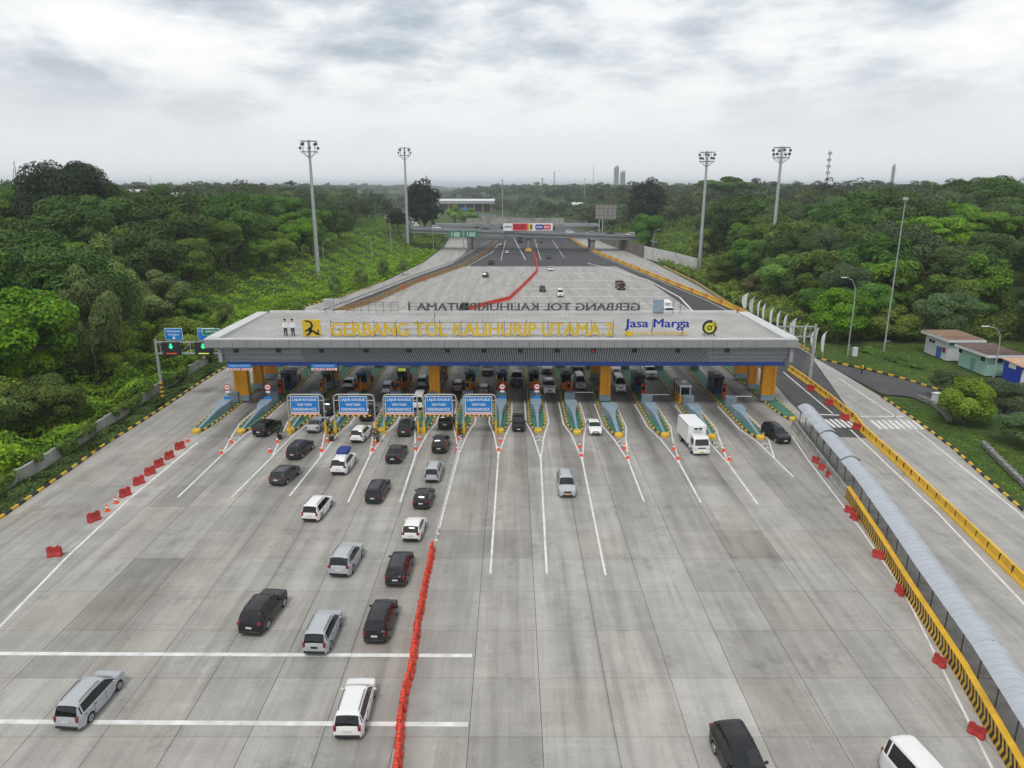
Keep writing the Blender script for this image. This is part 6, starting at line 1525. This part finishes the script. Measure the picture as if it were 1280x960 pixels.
# palms
def palm():
    rng = np.random.default_rng(5); mb = MB(); 
    for k in range(18):
        a = k * 2.4; el = .9 - (k / 18) * 1.3; L_ = 3.4; pts = []
        for j in range(6): f = j / 5; pts.append(Vector((math.cos(a) * L_ * f * math.cos(el * .7), math.sin(a) * L_ * f * math.cos(el * .7), 9 + L_ * (f * math.sin(el) - .55 * f * f))))
        for j in range(5):
            p, q = pts[j], pts[j + 1]; s = (q - p).cross(Vector((0, 0, 1))).normalized() * .42 * (1 - j / 6.5); d = Vector((0, 0, -.22)); mb.add([p, q, q + s + d, p + s + d], [(0, 1, 2, 3)]); mb.add([p, q, q - s + d, p - s + d], [(0, 1, 2, 3)])
    me = mb.mesh('crown', LM['deep']); ca = me.color_attributes.new('tint', 'FLOAT_COLOR', 'POINT'); ca.data.foreach_set('color', np.ones(4 * len(me.vertices), np.float32))
    return dict(kind='coconut palm', crown=me, trunk=MB().tube([(0, 0, -.5), (.2, 0, 4), (0, 0, 9.1)], [.22, .16, .12], 7).mesh('trunk', M_bark), R=3, H=11, mat='deep')
PR['palm'] = [palm()]
def big_tree(seed, R_, H, nleaf, m, size):
    rng = np.random.default_rng(seed); C, N, t, cs = crown_geo(rng, R_, H * .8, 80, nleaf); C = C + np.array([0, 0, H * .58])
    return dict(kind='huge dark dense tree', crown=leaf_cloud('crown', C, N, size, t, LM[m], rng), trunk=trunk(cs, H * .3, H * .58, R_ * .07, rng, 12), R=R_, H=H, mat=m)
def plant(pr, x, y, s, label, cat='tree', group=None, z=None, name='tree', zs=1.0, rz=None):
    t = thing(name, label, cat, (x, y, tz(x, y) if z is None else z), rnd.uniform(0, 6.28) if rz is None else rz, group); t.scale = (s, s, s * zs)
    link('trunk', pr['trunk'], t); link('crown', pr['crown'], t); return t
def by_top(pr, px, ytop, Y, width_px):
    """scale and place so that the crown's top and width match the photo at distance Y"""
    c = AT(px, ytop, Y); s = width_px / FPX * (Y * CP) / (2 * pr['R']); z = tz(c.x, Y); return c.x, s, (c.z - z) / (pr['H'] * s)
SPEC = []
def special(pr, px, ytop, Y, wpx, label, name='tree', cat='tree'):
    x, s, zs = by_top(pr, px, ytop, Y, wpx); plant(pr, x, Y, s, label, cat, 'trees singled out', name=name, zs=max(.5, min(1.9, zs))); SPEC.append((x, Y, pr['R'] * s))
BT = big_tree(91, 12, 22, 48000, 'dark', .46)
special(BT, 74, 209, 190, 104, 'huge dark domed tree standing above the left wood', 'banyan_tree')
BT2 = big_tree(92, 7, 18, 9000, 'dark', .6); BT2['kind'] = 'tall dark tree'
special(BT2, 529, 227, 400, 40, 'tall dark tree above the left end of the flyover')
special(PR['pale'][0], 120, 308, 118, 82, 'pale flowering tree low on the left bank, upper of the pale ones'); special(PR['pale'][0], 100, 345, 106, 75, 'pale flowering tree low on the left bank, lower of the pale ones')
special(BT2, 812, 226, 420, 42, 'tall dark tree right of the billboard'); special(BT2, 497, 262, 352, 26, 'dark rounded tree beside the left flyover abutment'); special(PR['deep'][0], 812, 268, 330, 34, 'deep green tree beside the right flyover end'); special(PR['flat'][0], 914, 212, 480, 60, 'broad spreading tree crown rising above the right skyline')
special(PR['bright'][1], 1212, 478, 89, 66, 'bright green round tree on the right verge beside the cabinet')
special(PR['grey'][0], 1190, 462, 100, 40, 'grey green pine like tree in front of the mint hut'); special(PR['grey'][1], 1262, 478, 92, 74, 'grey green feathery tree at the right edge below the kiosk'); special(PR['grey'][1], 1296, 520, 80, 80, 'grey green feathery tree at the lower right edge')
special(PR['pale'][0], 587, 262, 560, 26, 'pale yellow green tree beside the far toll gate'); special(PR['pale'][0], 568, 258, 600, 22, 'pale yellow green tree left of the far blue sign')
for i, (px, yt, Y, w) in enumerate(((278,355,150,20),(371,360,166,14),(417,345,196,16),(451,337,215,16),(478,324,238,13),(503,325,248,12))): special(PR['pale'][0], px, yt, Y, w, 'small pale young tree beside the left ramp, %s from left' % nth(i))
# ---------------------------------------------------------------- the two woods, tree by tree
def wood():
    cand = []; rr = random.Random(3)
    def vis(x, y, m=1.12): return abs(x) < (y * CP + 8) * .72 * m + 6
    y = 52.0
    while y < 330:
        st = 7.6 + y * .02; x = -260.0
        while x < 280:
            xx, yy = x + rr.uniform(-.4, .4) * st, y + rr.uniform(-.4, .4) * st; x += st
            if not vis(xx, yy): continue
            dl = float(xl(yy)) - xx; dr = xx - float(xr(yy))
            if dl > 6.0: side = 'left'; d = dl
            elif dr > (7.0 if yy > 158 else 0): side = 'right'; d = dr
            else: continue
            if side == 'left' and yy > 150 and d < 24: continue
            if side == 'right' and yy > 240 and d < 20: continue
            if side == 'right' and yy < 158:
                if xx < 62 + (yy < 134) * 40 and yy < 150: continue
                if yy < 134 and not (xx > 100): continue
            if any((xx - a) ** 2 + (yy - b) ** 2 < (r * .75) ** 2 for a, b, r in SPEC): continue
            cand.append((yy, xx, side, d))
        y += st * .92
    cand.sort(); return cand
CAND = wood()
IND = CAND[:300]; REST = CAND[300:]
def choose(side, d, y, rr):
    if side == 'left': tab = [('bright', 3 if d < 22 else 1.2), ('mid', 3), ('deep', 2.6 if d > 18 else .8), ('flat', .8 if d > 30 else 0), ('pale', .35), ('olive', 1.0 if d < 16 else .1), ('grey', .4), ('palm', .25 if d > 40 else 0)]
    else: tab = [('bright', 1.6 if d < 30 else .6), ('mid', 2.4), ('deep', 2.6), ('flat', 1.0 if d > 25 else .1), ('grey', 2.2), ('olive', 1.0 if d < 20 else .1), ('pale', .25), ('palm', .1 if d > 60 else 0)]
    k = rr.uniform(0, sum(w for _, w in tab))
    for nm, w in tab:
        k -= w
        if k <= 0: return nm
    return 'mid'
def plant_wood():
    rr = random.Random(8); items = []
    for (y, x, side, d) in IND:
        k = choose(side, d, y, rr); pr = rr.choice(PR[k]); s = rr.uniform(.8, 1.4) * (1.0 if d > 14 else .7) * (1.2 if y > 180 else 1.05); items.append((side, y, x, pr, s, d))
    for side in ('left', 'right'):
        it = sorted([q for q in items if q[0] == side], key=lambda q: q[1]); rows = [it[i:i + 15] for i in range(0, len(it), 15)]
        for ri, row in enumerate(rows):
            row.sort(key=lambda q: PX((q[2], q[1], 8))[0])
            for ci, (sd, y, x, pr, s, d) in enumerate(row):
                plant(pr, x, y, s, '%s, %s from left in the %s row back of the %s wood' % (pr['kind'], nth(ci), nth(ri), side), group='trees of the %s wood' % side)
plant_wood()
# ---------------------------------------------------------------- the far wood: one mass that nobody could count
def far_wood():
    rng = np.random.default_rng(44); Cs, Ns, Ts, Ss = [], [], [], []
    X, Y = [np.array([q[1] for q in REST])], [np.array([q[0] for q in REST])]
    y = 335.0
    while y < 4200:
        st = 9.5 + (y - 300) * .018; half = y * .72 * 1.25 + 20; xs = np.arange(-half, half, st)
        X.append(xs + rng.uniform(-.45, .45, len(xs)) * st); Y.append(y + rng.uniform(-.45, .45, len(xs)) * st); y += st
    X, Y = np.concatenate(X), np.concatenate(Y); dl = xl(Y) - X; dr = X - xr(Y)
    # keep the motorway, the gate road and the bridges free
    ml = np.interp(Y, [300, 480, 640, 850, 1300], [-44, -16, -36, -92, -196]); mr = np.interp(Y, [300, 480, 640, 850, 1300], [66, 56, 36, -34, -152])
    gl = np.interp(Y, [330, 480, 640, 860], [-72, -82, -108, -132]); gr = np.interp(Y, [330, 480, 640, 860], [-38, -54, -80, -100])
    road = (Y < 1310) & (X > ml) & (X < mr) | (Y < 1000) & (X > gl) & (X < np.maximum(gr, ml + 1)) | (Y > 872) & (Y < 925) & (X > -110) & (X < -10)
    road |= (Y > 335) & (Y < 372) & (X > -75) & (X < 95) | (Y > 408) & (Y < 436) & (X > -60) & (X < 80) | (Y < 378) & (dl < 6) & (dr < 8)
    keep = ~road; X, Y, D = X[keep], Y[keep], np.maximum(dl, dr)[keep]; Z = TZ(X, Y)
    for x, y, d, z in zip(X, Y, D, Z):
        r = rng.uniform(3.8, 6.6) * (1 + y / 3000); H = rng.uniform(8, 16) * (.7 if d < 25 else 1) * (rng.uniform(1.25, 1.6) if rng.uniform() < .1 else 1.0); sz = max(.5, y * .0018)
        flat = rng.uniform() < .25
        n = int(np.clip(440 * (330 / y) ** .9, 42, 500)); nc = 8
        d0 = sphere_pts(rng, nc) * np.array([r, r, H * (.12 if flat else .3)]) * (.85 if flat else .62); cr = r * rng.uniform(.36, .6, nc); br = rng.uniform(.6, 1.4, nc); k = rng.integers(0, nc, n)
        q = sphere_pts(rng, n); q[:, 2] = np.where(rng.uniform(size=n) < .75, np.abs(q[:, 2]), q[:, 2]); base = np.array([x, y, z + H * (.78 if flat else .62)])
        Cs.append(base + d0[k] + q * np.array([1, 1, .45 if flat else .8]) * cr[k][:, None]); Ns.append(q + np.array([0, 0, .4])); tb = rng.choice([.5, .72, 1.0, 1.3, 1.6], p=[.2, .22, .26, .2, .12])
        t = tints(rng, n, br[k] * tb); t[:, 0] *= 1 + rng.normal(0, .12); Ts.append(t); Ss.append(np.full(n, sz))
    C = np.concatenate(Cs); print('far leaves', len(C), 'trees', len(X), 'cand', len(CAND))
    me = leaf_cloud('far_wood', C, np.concatenate(Ns), np.concatenate(Ss), np.concatenate(Ts), leaf_mat('leaf_far', (.085, .14, .046)), rng, .5)
    tag(link('far_wood', me), 'dense green woodland stretching to the hazy horizon', 'woodland', kind='stuff')
far_wood()
# ---------------------------------------------------------------- undergrowth on the banks, hedge strip and grass
def undergrowth(name, label, fn, n, m, size, seed, hmax, jit=.6):
    rng = np.random.default_rng(seed); x, y, ok, hm = fn(rng, n); P_ = np.stack([x, y], 1)[ok]; hm = (np.ones(len(x)) * hm)[ok]; n = len(P_)
    nz = (np.sin(P_[:, 0] * .8 + 1) * np.cos(P_[:, 1] * .7) + .7 * np.sin(P_[:, 0] * .31 + P_[:, 1] * .43) + .5 * np.sin(P_[:, 0] * 1.9 - P_[:, 1] * 1.3) + 2.2) / 4.4
    h = hm * hmax * np.clip(nz, .08, 1) ** 1.3 * rng.uniform(.45, 1, n) ** .5; z = TZ(P_[:, 0], P_[:, 1]) + h; C = np.stack([P_[:, 0], P_[:, 1], z], 1)
    N = np.stack([np.cos(P_[:, 0] * .8) * .5, -np.sin(P_[:, 1] * .7) * .5 - .2, np.ones(n)], 1)
    me = leaf_cloud(name, C, N, size, tints(rng, n, .7 + .7 * nz, amp=.5), LM[m], rng, jit); tag(link(name, me), label, 'plants', kind='stuff')
def bank_left(rng, n):
    y = 45 + 288 * rng.uniform(size=n) ** 1.5; d = 1.6 + rng.uniform(size=n) ** 1.7 * 46; x = xl(y) - d; return x, y, np.abs(x) < y * .8 + 12, 1
def wall_bush(rng, n):
    y = 45 + 90 * rng.uniform(size=n); d = .75 + rng.uniform(size=n) ** 1.2 * 5.5; x = xl(y) - d; return x, y, d > 0, .75 + .4 * np.sin(y * .35) * np.sin(y * .83 + 1)
def bank_right(rng, n):
    y = 140 + rng.uniform(size=n) ** 1.3 * 200; d = 3.2 + rng.uniform(size=n) ** 1.5 * 50; x = xr(y) + d; return x, y, (x > 60) | (y > 156), 1
def strip_left(rng, n):
    y = 45 + rng.uniform(size=n) * 76; x = xl(y) + .2 + rng.uniform(size=n) * 2.6; return x, y, y > 0, 1
def ramp_left(rng, n):
    y = 165 + rng.uniform(size=n) * 185; x = xl(y) - .3 - rng.uniform(size=n) ** 1.4 * 14; return x, y, y > 0, 1
def lawn(rng, n):
    a = rng.uniform(size=n) < .5; y = np.where(a, 92 + rng.uniform(size=n) * 45, 60 + rng.uniform(size=n) * 45); x = np.where(a, 52 + rng.uniform(size=n) * 55, xr(y) + 1 + rng.uniform(size=n) * 28)
    ok = (x > xr(y) + 1) & ~((x > 76) & (x < 86) & (y > 104) & (y < 131))
    zc = y * CP + CAM_H * SP; qx = 640 + FPX * x / zc; qy = 480 - FPX * (y * SP - CAM_H * CP) / zc
    return x, y, ok & ~((qx > 1010) & (qy > 447 + (qx - 1022) * .25) & (qy < 476 + np.maximum(0, qx - 1060) * .4)), 1
HA, HB = GT(1082, 440), GT(1150, 462)
def hedge(rng, n):
    f = rng.uniform(size=n); return HA.x + (HB.x - HA.x) * f + rng.normal(0, .6, n), HA.y + (HB.y - HA.y) * f + rng.normal(0, .6, n), f >= 0, 1
undergrowth('bank_undergrowth', 'bright creepers and bushes covering the left bank', bank_left, 110000, 'bright', .34, 1, 3.6)
def far_banks(rng, n):
    a = rng.uniform(size=n) < .5; y = 300 + rng.uniform(size=n) * 190; d = 3 + rng.uniform(size=n) ** 1.3 * 70; x = np.where(a, xl(y) - d, xr(y) + d); return x, y, ~((y > 338) & (y < 362) & (x > -50) & (x < 66)), 1
undergrowth('far_bank_undergrowth', 'bushes covering both banks around the flyover ends', far_banks, 60000, 'mid', .62, 12, 3.6)
undergrowth('wall_creepers', 'leafy creepers spilling over the left retaining wall', wall_bush, 40000, 'mid', .3, 9, 4.4)
def hanging_leaves():
    rng = np.random.default_rng(77); n = 15000; y = 44 + 80 * rng.uniform(size=n); x = xl(y) - .3 + rng.uniform(-.1, .55, n)
    drop = np.clip(.35 + .9 * np.sin(y * .42) + .6 * np.sin(y * 1.13 + 2) + .3 * np.sin(y * 2.9), 0, 1.7); z = 1.75 - drop * rng.uniform(size=n) ** .8 + .25 * rng.normal(size=n) * .4; ok = drop > .12
    C = np.stack([x, y, z], 1)[ok]; k = len(C); N = np.tile(np.array([.8, -.3, .5]), (k, 1))
    tag(link('hanging_creeper', leaf_cloud('hanging_creeper', C, N, .24, tints(rng, k, amp=.5), LM['mid'], rng, .5)), 'creepers hanging down the face of the left retaining wall', 'plants', kind='stuff')
hanging_leaves()
undergrowth('bank_undergrowth', 'bushes and tall weeds covering the right bank', bank_right, 75000, 'bright', .38, 2, 2.8)
undergrowth('roadside_hedge', 'low dark plants between left kerb and retaining wall', strip_left, 26000, 'deep', .22, 3, .9)
undergrowth('verge_grass', 'bright grass verge beside the left ramp', ramp_left, 16000, 'bright', .4, 4, .8)
undergrowth('lawn_grass', 'short green grass of the right yard and verge', lawn, 42000, 'mid', .12, 5, .16)
undergrowth('trimmed_hedge', 'low trimmed hedge on the right lawn by the tall pole', hedge, 3500, 'deep', .25, 6, 1.1)

# ---------------------------------------------------------------- the air
def haze():
    mb = MB(); mb.box((0, 4000, 35), (26000, 26000, 74)); me = mb.mesh('haze', mat('haze_air', (1, 1, 1))); me.materials.clear()
    m = bpy.data.materials.new('haze_volume'); m.use_nodes = True; n = m.node_tree.nodes; n.clear(); o = n.new('ShaderNodeOutputMaterial'); v = n.new('ShaderNodeVolumePrincipled')
    v.inputs['Color'].default_value = (.86, .94, 1.0, 1); v.inputs['Density'].default_value = HAZE; v.inputs['Anisotropy'].default_value = 0; m.node_tree.links.new(v.outputs[0], o.inputs['Volume']); me.materials.append(m)
    tag(link('haze', me), 'thin pale haze in the air over the plaza and woods', 'haze', kind='stuff')
HAZE = .00017
haze()
